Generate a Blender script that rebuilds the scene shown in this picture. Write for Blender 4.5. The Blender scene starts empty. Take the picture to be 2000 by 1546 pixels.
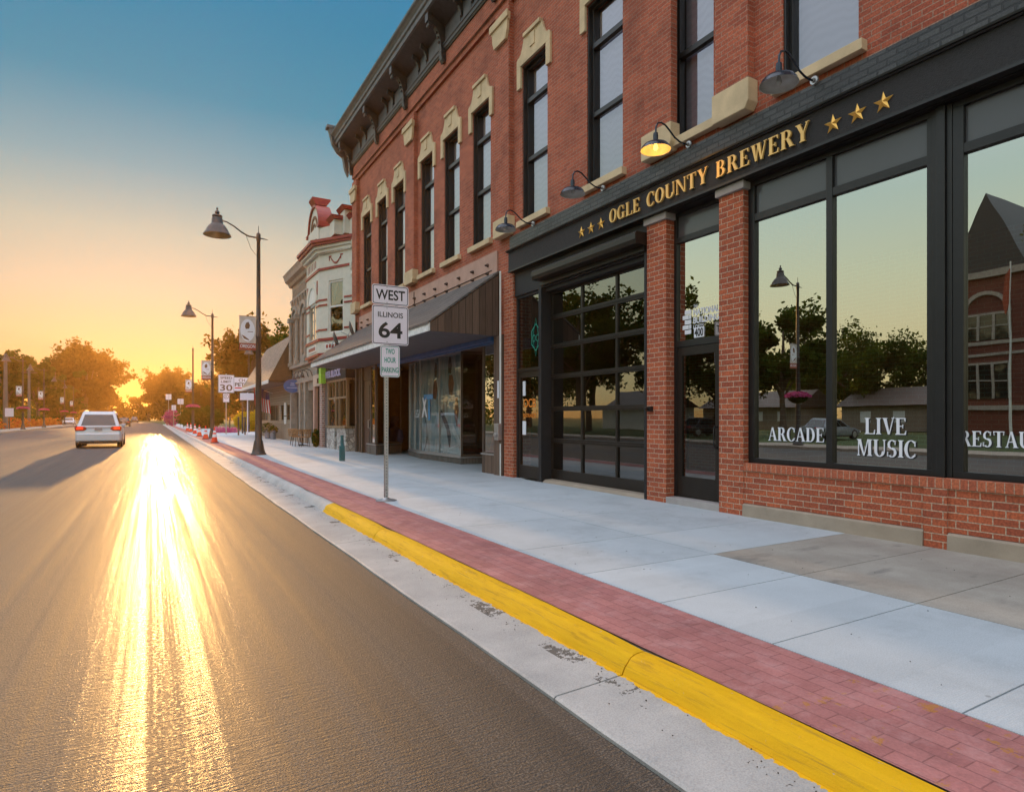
import bpy, math, random
import numpy as np
from mathutils import Vector, Matrix
R = math.radians
SC = bpy.context.scene
COL = SC.collection

# ------------------------------------------------------------------ camera, sky, sun, exposure
cam_d = bpy.data.cameras.new('camera'); cam = bpy.data.objects.new('camera', cam_d); COL.objects.link(cam)
cam.location = (0, 0, 1.5); cam.rotation_euler = (R(90), 0, R(-30.04))
cam_d.sensor_width = 36; cam_d.lens = 36 * 1214 / 2000; cam_d.shift_y = 42 / 2000
cam_d.clip_start = .05; cam_d.clip_end = 5000
SC.camera = cam
SUN_EL, SUN_AZ = R(4.9), R(0.7)          # azimuth measured from +Y towards +X
world = bpy.data.worlds.new('World'); SC.world = world; world.use_nodes = True
nt = world.node_tree; nt.nodes.clear()
wo = nt.nodes.new('ShaderNodeOutputWorld'); bg = nt.nodes.new('ShaderNodeBackground')
sky = nt.nodes.new('ShaderNodeTexSky'); sky.sky_type = 'NISHITA'; sky.sun_disc = False
sky.sun_elevation = SUN_EL; sky.sun_rotation = SUN_AZ; sky.altitude = 200
sky.air_density = 1.2; sky.dust_density = 2.2; sky.ozone_density = 2.5
# Nishita luminance, compressed the way the photograph's exposure blending does, tinted and brightened by elevation and direction
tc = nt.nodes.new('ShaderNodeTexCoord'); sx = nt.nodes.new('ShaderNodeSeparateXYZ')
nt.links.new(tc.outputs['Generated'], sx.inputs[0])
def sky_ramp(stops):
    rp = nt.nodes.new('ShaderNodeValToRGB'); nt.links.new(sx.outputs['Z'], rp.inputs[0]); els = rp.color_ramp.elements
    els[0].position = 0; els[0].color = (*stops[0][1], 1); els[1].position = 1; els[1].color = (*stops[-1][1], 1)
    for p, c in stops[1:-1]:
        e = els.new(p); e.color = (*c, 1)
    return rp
HIGH = [(.60, (.03, .18, .34)), (.72, (1.05, 1.15, 1.35)), (.85, (1.55, 1.62, 1.85)), (1.0, (1.6, 1.68, 1.9))]  # overhead sky made brighter than natural, out of frame, to light the facades
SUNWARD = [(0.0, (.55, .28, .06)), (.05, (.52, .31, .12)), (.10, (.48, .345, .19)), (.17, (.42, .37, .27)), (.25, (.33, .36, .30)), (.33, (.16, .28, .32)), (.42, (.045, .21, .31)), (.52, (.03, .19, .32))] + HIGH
AWAY = [(0.0, (.95, .78, .36)), (.10, (.96, .86, .50)), (.20, (.84, .90, .64)), (.30, (.68, .86, .78)), (.45, (.80, .95, 1.08))] + HIGH[1:]  # brightness added away from the sun, for facade light and window reflections
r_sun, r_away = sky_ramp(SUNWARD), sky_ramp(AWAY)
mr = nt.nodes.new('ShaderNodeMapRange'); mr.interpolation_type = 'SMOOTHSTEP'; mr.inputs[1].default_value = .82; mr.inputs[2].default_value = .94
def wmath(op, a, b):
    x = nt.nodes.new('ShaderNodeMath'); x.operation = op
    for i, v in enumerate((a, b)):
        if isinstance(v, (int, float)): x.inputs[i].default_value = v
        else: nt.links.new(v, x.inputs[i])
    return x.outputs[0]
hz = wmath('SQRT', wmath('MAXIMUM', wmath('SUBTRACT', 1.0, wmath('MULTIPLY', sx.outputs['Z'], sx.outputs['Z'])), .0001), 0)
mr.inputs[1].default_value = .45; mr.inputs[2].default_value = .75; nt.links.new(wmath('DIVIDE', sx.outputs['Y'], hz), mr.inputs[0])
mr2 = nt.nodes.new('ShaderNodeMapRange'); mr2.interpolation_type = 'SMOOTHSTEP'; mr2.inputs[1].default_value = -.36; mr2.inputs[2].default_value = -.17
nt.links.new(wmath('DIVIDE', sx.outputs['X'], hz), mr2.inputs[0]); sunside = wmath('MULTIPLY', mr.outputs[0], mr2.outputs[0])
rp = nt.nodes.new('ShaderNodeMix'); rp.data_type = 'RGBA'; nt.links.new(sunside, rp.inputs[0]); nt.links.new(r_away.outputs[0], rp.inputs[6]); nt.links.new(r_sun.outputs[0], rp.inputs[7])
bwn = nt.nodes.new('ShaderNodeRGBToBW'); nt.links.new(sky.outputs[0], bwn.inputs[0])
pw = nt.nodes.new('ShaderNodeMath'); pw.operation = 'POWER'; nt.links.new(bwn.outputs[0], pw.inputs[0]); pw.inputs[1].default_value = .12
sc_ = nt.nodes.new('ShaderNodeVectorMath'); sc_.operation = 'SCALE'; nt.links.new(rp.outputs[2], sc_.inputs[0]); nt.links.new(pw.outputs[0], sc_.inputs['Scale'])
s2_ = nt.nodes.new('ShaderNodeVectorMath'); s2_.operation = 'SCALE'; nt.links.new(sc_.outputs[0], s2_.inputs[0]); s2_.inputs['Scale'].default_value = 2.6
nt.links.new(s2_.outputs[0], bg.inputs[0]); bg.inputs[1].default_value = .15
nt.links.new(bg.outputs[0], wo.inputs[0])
sl = bpy.data.lights.new('sun', 'SUN'); sl.energy = 2.0; sl.angle = R(.55); sl.color = (1, .52, .16)
sun = bpy.data.objects.new('sun', sl); COL.objects.link(sun)
sd = Vector((math.sin(SUN_AZ) * math.cos(SUN_EL), math.cos(SUN_AZ) * math.cos(SUN_EL), math.sin(SUN_EL)))
sun.rotation_euler = sd.to_track_quat('Z', 'Y').to_euler()
SC.view_settings.view_transform = 'Standard'; SC.view_settings.look = 'None'
SC.view_settings.exposure = 1.6; SC.view_settings.gamma = 1
SC.cycles.use_denoising = True
SC.cycles.max_bounces = 8; SC.cycles.transparent_max_bounces = 16; SC.cycles.volume_bounces = 0
SC.cycles.caustics_reflective = False; SC.cycles.caustics_refractive = False
SC.cycles.sample_clamp_indirect = 6

# ------------------------------------------------------------------ mesh helpers
class MB:
    def __init__(s): s.v = []; s.f = []
    def add(s, vs, fs):
        n = len(s.v); s.v += [tuple(p) for p in vs]; s.f += [tuple(i + n for i in f) for f in fs]; return s
    def box(s, x0, x1, y0, y1, z0, z1):
        if x0 > x1: x0, x1 = x1, x0
        if y0 > y1: y0, y1 = y1, y0
        if z0 > z1: z0, z1 = z1, z0
        return s.add([(x0,y0,z0),(x1,y0,z0),(x1,y1,z0),(x0,y1,z0),(x0,y0,z1),(x1,y0,z1),(x1,y1,z1),(x0,y1,z1)],
                     [(0,3,2,1),(4,5,6,7),(0,1,5,4),(1,2,6,5),(2,3,7,6),(3,0,4,7)])
    def prism(s, pts, ax, a, b):
        """pts 2-D outline; ax 'x': pts=(y,z), 'y': pts=(x,z), 'z': pts=(x,y)"""
        def P(p, t): return {'x': (t, p[0], p[1]), 'y': (p[0], t, p[1]), 'z': (p[0], p[1], t)}[ax]
        ar = sum(pts[i][0]*pts[(i+1)%len(pts)][1]-pts[(i+1)%len(pts)][0]*pts[i][1] for i in range(len(pts)))
        if ar < 0: pts = pts[::-1]
        if a > b: a, b = b, a
        n = len(pts); vs = [P(p, a) for p in pts] + [P(p, b) for p in pts]
        fs = [tuple(range(n))[::-1], tuple(range(n, 2*n))] + [(i, (i+1)%n, (i+1)%n+n, i+n) for i in range(n)]
        if ax == 'y': fs = [f[::-1] for f in fs]
        return s.add(vs, fs)
    def cyl(s, p0, p1, r0, r1=None, n=12):
        return s.tube([p0, p1], [r0, r0 if r1 is None else r1], n)
    def tube(s, path, rad, n=10):
        path = [Vector(p) for p in path]
        if not isinstance(rad, (list, tuple)): rad = [rad]*len(path)
        vs = []; up = None
        for i, p in enumerate(path):
            t = (path[min(i+1, len(path)-1)] - path[max(i-1, 0)]).normalized()
            if up is None:
                up = Vector((0,0,1)) if abs(t.z) < .9 else Vector((1,0,0))
            a = t.cross(up).normalized(); b = a.cross(t).normalized(); up = b
            for k in range(n):
                q = 2*math.pi*k/n
                vs.append(p + (a*math.cos(q) + b*math.sin(q))*rad[i])
        m = len(path)
        fs = [(i*n+k, i*n+(k+1)%n, (i+1)*n+(k+1)%n, (i+1)*n+k) for i in range(m-1) for k in range(n)]
        fs += [tuple(range(n))[::-1], tuple(range((m-1)*n, m*n))]
        return s.add(vs, fs)
    def lathe(s, prof, c=(0,0,0), n=24):
        vs = []
        for r, z in prof:
            for k in range(n):
                q = 2*math.pi*k/n; vs.append((c[0]+r*math.cos(q), c[1]+r*math.sin(q), c[2]+z))
        m = len(prof)
        fs = [(i*n+k, i*n+(k+1)%n, (i+1)*n+(k+1)%n, (i+1)*n+k) for i in range(m-1) for k in range(n)]
        return s.add(vs, fs)
    def quad(s, a, b, c, d): return s.add([a, b, c, d], [(0,1,2,3)])
    def wall(s, x, y0, y1, z0, z1, holes=(), depth=.2):
        """wall face looking -x with rectangular holes (ya,yb,za,zb) and reveals"""
        ys = sorted({y0, y1, *[h[0] for h in holes], *[h[1] for h in holes]})
        zs = sorted({z0, z1, *[h[2] for h in holes], *[h[3] for h in holes]})
        for a, b in zip(ys, ys[1:]):
            for c, d in zip(zs, zs[1:]):
                my, mz = (a+b)/2, (c+d)/2
                if any(h[0] < my < h[1] and h[2] < mz < h[3] for h in holes): continue
                s.quad((x,b,c),(x,a,c),(x,a,d),(x,b,d))
        for a, b, c, d in holes:
            X = x + depth
            s.quad((x,b,c),(x,b,d),(X,b,d),(X,b,c))      # far jamb, looks -y
            s.quad((x,a,d),(x,a,c),(X,a,c),(X,a,d))
            s.quad((x,a,c),(x,b,c),(X,b,c),(X,a,c))
            s.quad((x,b,d),(x,a,d),(X,a,d),(X,b,d))
        return s
    def xf(s, M):
        s.v = [tuple(M @ Vector(p)) for p in s.v]; return s
    def merge(s, o): return s.add(o.v, o.f)

def tag(o, label=None, cat=None, group=None, kind=None):
    if label: o['label'] = label
    if cat: o['category'] = cat
    if group: o['group'] = group
    if kind: o['kind'] = kind
    return o
def thing(name, loc, label, cat, group=None, rz=0):
    o = bpy.data.objects.new(name, None); COL.objects.link(o)
    o.location = loc; o.rotation_euler = (0, 0, rz); o.empty_display_size = .2
    return tag(o, label, cat, group)
def base_of(p):
    v = Vector((0,0,0))
    while p is not None: v = v + Vector(p.location); p = p.parent
    return v
def obj(name, mb, mat, parent=None, world=True, smooth=False, bevel=0, loc=None, label=None):
    """ONE mesh object. world=True: vertices were written in world coordinates"""
    me = bpy.data.meshes.new(name)
    off = base_of(parent) if (parent is not None and world) else Vector((0,0,0))
    if loc is not None: off = Vector(loc)
    me.from_pydata([(p[0]-off.x, p[1]-off.y, p[2]-off.z) for p in mb.v], [], mb.f)
    me.update()
    if smooth:
        me.polygons.foreach_set('use_smooth', [True]*len(me.polygons))
        try: me.set_sharp_from_angle(angle=R(40))
        except Exception: pass
    me.materials.append(mat)
    o = bpy.data.objects.new(name, me); COL.objects.link(o)
    if parent is not None: o.parent = parent
    if loc is not None: o.location = loc
    if bevel:
        b = o.modifiers.new('bevel', 'BEVEL'); b.width = bevel; b.segments = 2; b.limit_method = 'ANGLE'
    if label: o['label'] = label
    return o
def copy_tree(o, parent=None):
    c = o.copy(); COL.objects.link(c); c.parent = parent
    for ch in list(o.children): copy_tree(ch, c)
    return c

# ------------------------------------------------------------------ materials
class NT:
    def __init__(s, name):
        s.m = bpy.data.materials.new(name); s.m.use_nodes = True; s.t = s.m.node_tree
        s.p = s.t.nodes['Principled BSDF']; s.out = s.t.nodes['Material Output']
    def n(s, typ, **kw):
        x = s.t.nodes.new('ShaderNode' + typ)
        for k, v in kw.items(): setattr(x, k, v)
        return x
    def l(s, a, b): s.t.links.new(a, b)
    def pos(s):
        return s.n('NewGeometry').outputs['Position']
    def objc(s):
        return s.n('TexCoord').outputs['Object']
    def mapv(s, vec, sc):
        m = s.n('Mapping'); m.inputs['Scale'].default_value = sc; s.l(vec, m.inputs[0]); return m.outputs[0]
    def noise(s, vec, scale, detail=4, rough=.55):
        x = s.n('TexNoise'); x.inputs['Scale'].default_value = scale; x.inputs['Detail'].default_value = detail
        x.inputs['Roughness'].default_value = rough; s.l(vec, x.inputs['Vector']); return x.outputs['Fac']
    def ramp(s, fac, stops):
        x = s.n('ValToRGB'); e = x.color_ramp.elements
        e[0].position, e[0].color = stops[0][0], c4(stops[0][1]); e[1].position, e[1].color = stops[-1][0], c4(stops[-1][1])
        for p, c in stops[1:-1]: q = e.new(p); q.color = c4(c)
        s.l(fac, x.inputs[0]); return x.outputs[0]
    def math(s, op, a, b=None, c=None):
        x = s.n('Math', operation=op)
        for i, v in enumerate((a, b, c)):
            if v is None: continue
            if isinstance(v, (int, float)): x.inputs[i].default_value = v
            else: s.l(v, x.inputs[i])
        return x.outputs[0]
    def mix(s, f, a, b, bt='MIX'):
        x = s.n('Mix', data_type='RGBA', blend_type=bt)
        for i, v in ((0, f), (6, a), (7, b)):
            if isinstance(v, (int, float)): x.inputs[i].default_value = v
            elif isinstance(v, tuple): x.inputs[i].default_value = c4(v)
            else: s.l(v, x.inputs[i])
        return x.outputs[2]
    def bump(s, h, st=.3, dist=.01, prev=None):
        x = s.n('Bump'); x.inputs['Strength'].default_value = st; x.inputs['Distance'].default_value = dist
        s.l(h, x.inputs['Height'])
        if prev is not None: s.l(prev, x.inputs['Normal'])
        s.l(x.outputs[0], s.p.inputs['Normal']); return x.outputs[0]
    def set(s, col=None, rough=None, metal=None, spec=None):
        for k, v in (('Base Color', col), ('Roughness', rough), ('Metallic', metal), ('Specular IOR Level', spec)):
            if v is None: continue
            if isinstance(v, (int, float)): s.p.inputs[k].default_value = v
            elif isinstance(v, tuple): s.p.inputs[k].default_value = c4(v)
            else: s.l(v, s.p.inputs[k])
        return s
def c4(c): return (c[0], c[1], c[2], 1) if not isinstance(c, (int, float)) else (c, c, c, 1)

def plain(name, col, rough=.6, metal=0, var=.18, scale=6, bump=.05, bscale=60, spec=.5):
    k = NT(name); v = k.objc() if False else k.pos()
    n = k.noise(v, scale, 5)
    lo = tuple(c*(1-var) for c in col); hi = tuple(min(1, c*(1+var)) for c in col)
    k.set(k.ramp(n, [(.3, lo), (.7, hi)]), rough, metal, spec)
    if bump: k.bump(k.noise(v, bscale, 4), bump, .01)
    return k.m

def uvplane(k):
    """(u,v) in metres on whichever vertical face we are on"""
    g = k.n('NewGeometry'); p = k.n('SeparateXYZ'); k.l(g.outputs['Position'], p.inputs[0])
    nn = k.n('SeparateXYZ'); k.l(g.outputs['True Normal'], nn.inputs[0])
    isx = k.math('GREATER_THAN', k.math('ABSOLUTE', nn.outputs[0]), .6)
    u = k.math('ADD', k.math('MULTIPLY', p.outputs[1], isx), k.math('MULTIPLY', p.outputs[0], k.math('SUBTRACT', 1, isx)))
    cb = k.n('CombineXYZ'); k.l(u, cb.inputs[0]); k.l(p.outputs[2], cb.inputs[1])
    return cb.outputs[0], g.outputs['Position'], p
def brick_mat(name, c1, c2, mortar, bw=.212, rh=.0755, ms=.006, bump=.5, blotch=.35, rough=.85, soot=None, offs=0.0):
    k = NT(name); uv, pos, sep = uvplane(k)
    if offs:
        m = k.n('Mapping'); m.inputs['Location'].default_value = (0, offs, 0); k.l(uv, m.inputs[0]); uv = m.outputs[0]
    b = k.n('TexBrick'); k.l(uv, b.inputs['Vector'])
    b.inputs['Scale'].default_value = 1; b.inputs['Brick Width'].default_value = bw; b.inputs['Row Height'].default_value = rh
    b.inputs['Mortar Size'].default_value = ms; b.inputs['Mortar Smooth'].default_value = .25; b.inputs['Bias'].default_value = 0
    b.inputs['Color1'].default_value = c4(c1); b.inputs['Color2'].default_value = c4(c2); b.inputs['Mortar'].default_value = c4(mortar)
    n1 = k.noise(pos, 1.3, 6, .65); n2 = k.noise(pos, 45, 3)
    col = k.mix(blotch, b.outputs['Color'], k.ramp(n1, [(.3, (.45, .4, .4)), (.5, (1, 1, 1)), (.72, (1.25, 1.15, 1.1))]), 'MULTIPLY')
    col = k.mix(.5, col, k.ramp(n2, [(.38, (.5, .5, .5)), (.62, (1.45, 1.4, 1.35))]), 'MULTIPLY')
    k.set(col, rough)
    h = k.math('ADD', k.math('MULTIPLY', b.outputs['Fac'], -1), k.math('MULTIPLY', n2, .35))
    k.bump(h, bump, .008)
    return k.m
def concrete(name, col, var=.1, rough=.85, sc=1.2, speck=.12, bump=.15, brush=False, island=0):
    k = NT(name); v = k.pos()
    a = k.noise(v, sc, 6, .6); b = k.noise(v, 140, 3)
    c = k.ramp(a, [(.3, tuple(x*(1-var) for x in col)), (.7, tuple(min(1, x*(1+var)) for x in col))])
    c = k.mix(speck, c, k.ramp(b, [(.42, (.45, .45, .45)), (.56, (1.15, 1.15, 1.15))]), 'MULTIPLY')
    if island:
        gi = k.n('NewGeometry'); c = k.mix(1.0, c, k.ramp(gi.outputs['Random Per Island'], [(0, (1-island,)*3), (1, (1+island,)*3)]), 'MULTIPLY')
        stn = k.noise(v, .9, 8, .78); c = k.mix(k.ramp(stn, [(.50, (0, 0, 0)), (.66, (.38, .38, .38))]), c, tuple(x*.55 for x in col))
        spot = k.n('TexVoronoi'); spot.inputs['Scale'].default_value = 3.1; k.l(v, spot.inputs['Vector']); c = k.mix(k.math('MULTIPLY', k.math('LESS_THAN', spot.outputs['Distance'], .045), .45), c, (.12, .12, .12))
    k.set(c, rough)
    h = b
    if brush: h = k.noise(k.mapv(v, (6, 160, 6)), 1, 3)
    k.bump(h, bump, .004)
    return k.m
def glass_mat(name, refl=.4, tint=(.35, .37, .36), rough=.0, wave=.002, gcol=(.9, .93, .92)):
    k = NT(name); k.t.nodes.remove(k.p)
    g = k.n('BsdfGlossy'); g.inputs['Roughness'].default_value = rough; g.inputs['Color'].default_value = c4(gcol)
    t = k.n('BsdfTransparent'); t.inputs['Color'].default_value = c4(tint)
    m = k.n('MixShader'); lw = k.n('LayerWeight'); lw.inputs['Blend'].default_value = .3
    f = k.math('MINIMUM', k.math('ADD', k.math('MULTIPLY', lw.outputs['Fresnel'], .9), refl), .95)
    k.l(f, m.inputs[0]); k.l(t.outputs[0], m.inputs[1]); k.l(g.outputs[0], m.inputs[2])
    bp = k.n('Bump'); bp.inputs['Strength'].default_value = wave; bp.inputs['Distance'].default_value = .3
    k.l(k.noise(k.pos(), 1.6, 1), bp.inputs['Height']); k.l(bp.outputs[0], g.inputs['Normal'])
    k.l(m.outputs[0], k.out.inputs[0])
    return k.m
def leaf_mat(name, c1, c2, trans=.45):
    k = NT(name); k.t.nodes.remove(k.p)
    col = k.ramp(k.noise(k.pos(), 1.1, 4), [(.3, c1), (.7, c2)])
    d = k.n('BsdfDiffuse'); t = k.n('BsdfTranslucent'); m = k.n('MixShader'); m.inputs[0].default_value = trans
    k.l(col, d.inputs[0]); k.l(k.mix(1.0, col, (1.9, 1.6, .6), 'MULTIPLY'), t.inputs[0])
    k.l(d.outputs[0], m.inputs[1]); k.l(t.outputs[0], m.inputs[2]); k.l(m.outputs[0], k.out.inputs[0])
    return k.m
def emit(name, col, st):
    k = NT(name); k.t.nodes.remove(k.p); e = k.n('Emission'); e.inputs[0].default_value = c4(col); e.inputs[1].default_value = st
    k.l(e.outputs[0], k.out.inputs[0]); return k.m

M = {}
M['brick'] = brick_mat('brick_old_red', (.48, .122, .062), (.34, .076, .04), (.37, .22, .16), ms=.0065, rh=.068, bump=.6, blotch=.6)
M['brick_new'] = brick_mat('brick_new_orange', (.45, .11, .045), (.30, .07, .035), (.46, .33, .24), ms=.0065, rh=.077, bump=.6, blotch=.3)
M['rowlock'] = brick_mat('brick_rowlock', (.46, .13, .06), (.36, .09, .045), (.45, .30, .22), bw=.0755, rh=.3, ms=.005, bump=.5, blotch=.25)
M['brick_paint'] = brick_mat('brick_painted_black', (.016, .017, .018), (.05, .05, .05), (.008, .008, .009), ms=.012, rh=.075, bump=1.6, blotch=.7, rough=.38)
M['black'] = plain('black_paint', (.0085, .0085, .009), .42, var=.25, scale=9, bump=.04)
M['blackmatte'] = plain('black_matte', (.011, .011, .013), .62, bump=.1)
M['stucco'] = plain('dark_stucco', (.019, .018, .019), .72, bump=.9, bscale=90, var=.25, scale=30)
M['bronze'] = plain('dark_bronze_metal', (.020, .016, .013), .4, .3)
M['stone'] = concrete('cream_limestone', (.66, .50, .31), .16, sc=3)
M['brick_dark'] = brick_mat('courthouse_brick', (.15, .035, .022), (.11, .026, .018), (.12, .07, .05)); M['pole_concrete'] = concrete('pole_concrete', (.16, .13, .11), .12, sc=3)
M['capstone'] = concrete('grey_capstone', (.36, .33, .32), .12, sc=3)
M['cornice'] = plain('cornice_paint', (.026, .026, .028), .5, var=.35, scale=8, bump=.15)
M['corn_gray'] = plain('cornice_grey', (.075, .078, .085), .55, var=.3, scale=5, bump=.1)
M['gold'] = plain('gold_leaf', (.80, .46, .10), .33, .65, var=.08, bump=0)
M['goldflat'] = plain('gold_paint', (.80, .50, .16), .4, .3, var=.05, bump=0)
M['white'] = plain('white_vinyl', (.78, .79, .86), .5, var=.03, bump=0)
M['wht_paint'] = plain('white_paint', (.72, .72, .69), .55, var=.08, bump=.05)
M['glass'] = glass_mat('storefront_glass', .50, (.30, .31, .30), gcol=(.86, .87, .84))
M['glass_dark'] = glass_mat('door_glass', .16, (.30, .31, .30))
M['glass_up'] = glass_mat('upper_glass', .17, (.97, .97, .98), gcol=(.95, .95, 1))
k = NT('solar_shade'); wv = k.n('TexWave', wave_type='BANDS', bands_direction='Z'); wv.inputs['Scale'].default_value = 7; wv.inputs['Distortion'].default_value = 9; wv.inputs['Detail'].default_value = 1; wv.inputs['Detail Scale'].default_value = .5
k.l(k.mapv(k.pos(), (1, 1, .35)), wv.inputs['Vector']); k.set(k.mix(k.math('MULTIPLY', wv.outputs['Fac'], .22), (.40, .37, .47), (.22, .21, .28)), .8); M['shade'] = k.m
M['transom'] = plain('grey_transom_panel', (.085, .085, .095), .18, var=.06, scale=1, bump=0)
M['dark'] = plain('dark_interior', (.03, .028, .025), .9)
M['warm_int'] = plain('warm_interior', (.10, .065, .04), .9)
M['room_floor'] = plain('interior_floor', (.06, .055, .05), .7)
M['red'] = plain('dark_red_paint', (.26, .025, .02), .5, var=.12)
M['cream'] = plain('cream_paint', (.62, .61, .54), .6, var=.06, bump=.06)
M['redstrip'] = brick_mat('brick_faded', (.40, .16, .13), (.34, .11, .09), (.42, .25, .2), ms=.006, rh=.08)
M['pink'] = plain('faded_pink_panel', (.50, .30, .24), .7, var=.12, scale=3)
M['galv'] = plain('galvanised_steel', (.42, .42, .43), .38, .75, var=.12, scale=18)
M['rust'] = plain('rusty_fitting', (.08, .05, .04), .7, .3)
M['enamel'] = plain('navy_enamel', (.012, .022, .038), .22, .1, bump=0)
M['enamel_in'] = plain('pale_enamel', (.50, .50, .46), .4, bump=0)
M['signwhite'] = plain('sign_sheeting', (.80, .73, .82), .4, var=.03, bump=0)
M['signblack'] = plain('sign_black', (.012, .012, .014), .45, bump=0)
M['signgreen'] = plain('sign_green', (.003, .26, .19), .45, bump=0)
M['post'] = plain('lamp_post_paint', (.05, .045, .042), .45, .2, var=.2, scale=12, bump=.05)
M['grey_bldg'] = plain('grey_limestone', (.32, .28, .24), .8, var=.18, scale=4, bump=.2)
M['tan_siding'] = plain('tan_siding', (.30, .25, .18), .75, var=.1)
M['soffit'] = plain('soffit_boards', (.10, .10, .11), .7, var=.15)
M['fascia'] = plain('weathered_white_board', (.76, .75, .74), .7, var=.18, scale=12, bump=.3, bscale=30)
M['blue'] = plain('blue_paint', (.02, .10, .25), .45)
M['signblue'] = plain('sign_blue', (.03, .12, .34), .45)
M['lime'] = plain('lime_panel', (.30, .62, .06), .45)
M['cone'] = plain('cone_orange', (.85, .06, .02), .5, bump=0)
M['rubber'] = plain('rubber', (.02, .02, .02), .8)
M['ledge'] = concrete('concrete_base', (.33, .27, .21), .16, sc=3, bump=.4)
M['wicker'] = plain('wicker', (.30, .16, .07), .7, bump=.6, bscale=120)
M['trunk'] = plain('bark', (.10, .07, .05), .9, var=.3, bump=.8, bscale=12)
M['leaf'] = leaf_mat('leaves_green', (.025, .05, .01), (.055, .085, .015), .35)
M['leaf_dk'] = leaf_mat('leaves_dark', (.02, .05, .012), (.05, .08, .018))
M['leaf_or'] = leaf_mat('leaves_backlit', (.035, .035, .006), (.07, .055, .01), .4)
M['leaf_yel'] = leaf_mat('leaves_yellow', (.30, .24, .02), (.42, .34, .04))
M['pinkfl'] = leaf_mat('petunia_pink', (.36, .04, .20), (.50, .12, .32), .25)
M['redfl'] = leaf_mat('flowers_red', (.45, .05, .03), (.55, .22, .04), .3)
M['carwhite'] = plain('car_paint_white', (.62, .64, .70), .22, .1, var=.02, bump=0)
M['cardark'] = plain('car_paint_dark', (.03, .03, .035), .25, .2, bump=0)
M['tail'] = emit('tail_lamp', (1, .03, .01), 1.3)
M['redlens'] = plain('red_lens', (.4, .01, .01), .2, bump=0)
M['carglass'] = plain('car_glass', (.015, .02, .018), .05, 0, bump=0, spec=.8)
M['cloth'] = plain('banner_cloth', (.55, .50, .46), .8, bump=0)
M['clothred'] = plain('banner_red', (.34, .07, .03), .8, bump=0)
M['brown'] = plain('brown_ink', (.17, .09, .05), .8, bump=0)
M['flagred'] = plain('flag_red', (.6, .02, .02), .7, bump=0)
M['flagblue'] = plain('flag_blue', (.02, .03, .18), .7, bump=0)
M['orange_sign'] = plain('orange_sheeting', (.95, .25, .02), .5, bump=0)
M['zinc'] = plain('zinc_planter', (.20, .24, .30), .5, .4)
M['bluegreen'] = plain('faded_green_post', (.03, .12, .13), .6)
M['bulb'] = emit('lit_bulb', (1, .5, .08), 1.5)
M['brownwood'] = plain('brown_frame_paint', (.085, .062, .047), .55)

def planks(name, col, w=.18, axis=0, dark=.25, bump=.5, weath=.5, vert=True):
    k = NT(name); uv, pos, sep = uvplane(k)
    s2 = k.n('SeparateXYZ'); k.l(uv, s2.inputs[0])
    c = s2.outputs[0] if vert else s2.outputs[1]
    q = k.math('DIVIDE', c, w); fr = k.math('FRACT', q); idx = k.math('FLOOR', q)
    gap = k.math('LESS_THAN', k.math('MINIMUM', fr, k.math('SUBTRACT', 1, fr)), .045)
    wn = k.n('TexWhiteNoise', noise_dimensions='1D'); k.l(idx, wn.inputs['W'])
    grain = k.noise(k.mapv(pos, (30, 30, 2) if vert else (3, 3, 40)), 1, 5)
    a = k.ramp(k.math('ADD', k.math('MULTIPLY', wn.outputs[0], .4), k.math('MULTIPLY', grain, .6)),
               [(.2, tuple(x*(1-weath) for x in col)), (.8, tuple(min(1, x*(1+weath)) for x in col))])
    k.set(k.mix(gap, a, tuple(x*dark for x in col)), .85)
    k.bump(k.math('SUBTRACT', k.math('MULTIPLY', grain, .4), gap), bump, .01)
    return k.m
M['barn'] = planks('barn_boards', (.115, .075, .055), .17)
M['plinth'] = planks('grooved_plinth', (.12, .11, .10), .09, weath=.25)
M['siding'] = planks('narrow_siding', (.30, .25, .19), .16, weath=.12, vert=False, bump=.3)
M['wains'] = planks('tan_wainscot', (.27, .22, .165), .12, weath=.12)

def shingle(name, c1, c2):
    k = NT(name); g = k.n('NewGeometry'); p = k.n('SeparateXYZ'); k.l(g.outputs['Position'], p.inputs[0])
    cb = k.n('CombineXYZ'); k.l(p.outputs[1], cb.inputs[0]); k.l(p.outputs[2], cb.inputs[1])
    b = k.n('TexBrick'); k.l(cb.outputs[0], b.inputs['Vector']); b.inputs['Scale'].default_value = 1
    b.inputs['Brick Width'].default_value = .3; b.inputs['Row Height'].default_value = .12; b.inputs['Mortar Size'].default_value = .008
    b.inputs['Color1'].default_value = c4(c1); b.inputs['Color2'].default_value = c4(c2); b.inputs['Mortar'].default_value = c4(tuple(x*.35 for x in c1))
    n = k.noise(g.outputs['Position'], 60, 3)
    k.set(k.mix(.5, b.outputs[0], k.ramp(n, [(.3, (.6, .6, .6)), (.7, (1.4, 1.4, 1.4))]), 'MULTIPLY'), .9)
    k.bump(k.math('SUBTRACT', n, b.outputs['Fac']), .6, .01)
    return k.m
M['shingle'] = shingle('grey_shingles', (.14, .125, .115), (.10, .09, .085))
M['shingle_tan'] = shingle('tan_shakes', (.30, .25, .20), (.22, .18, .145))

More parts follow.
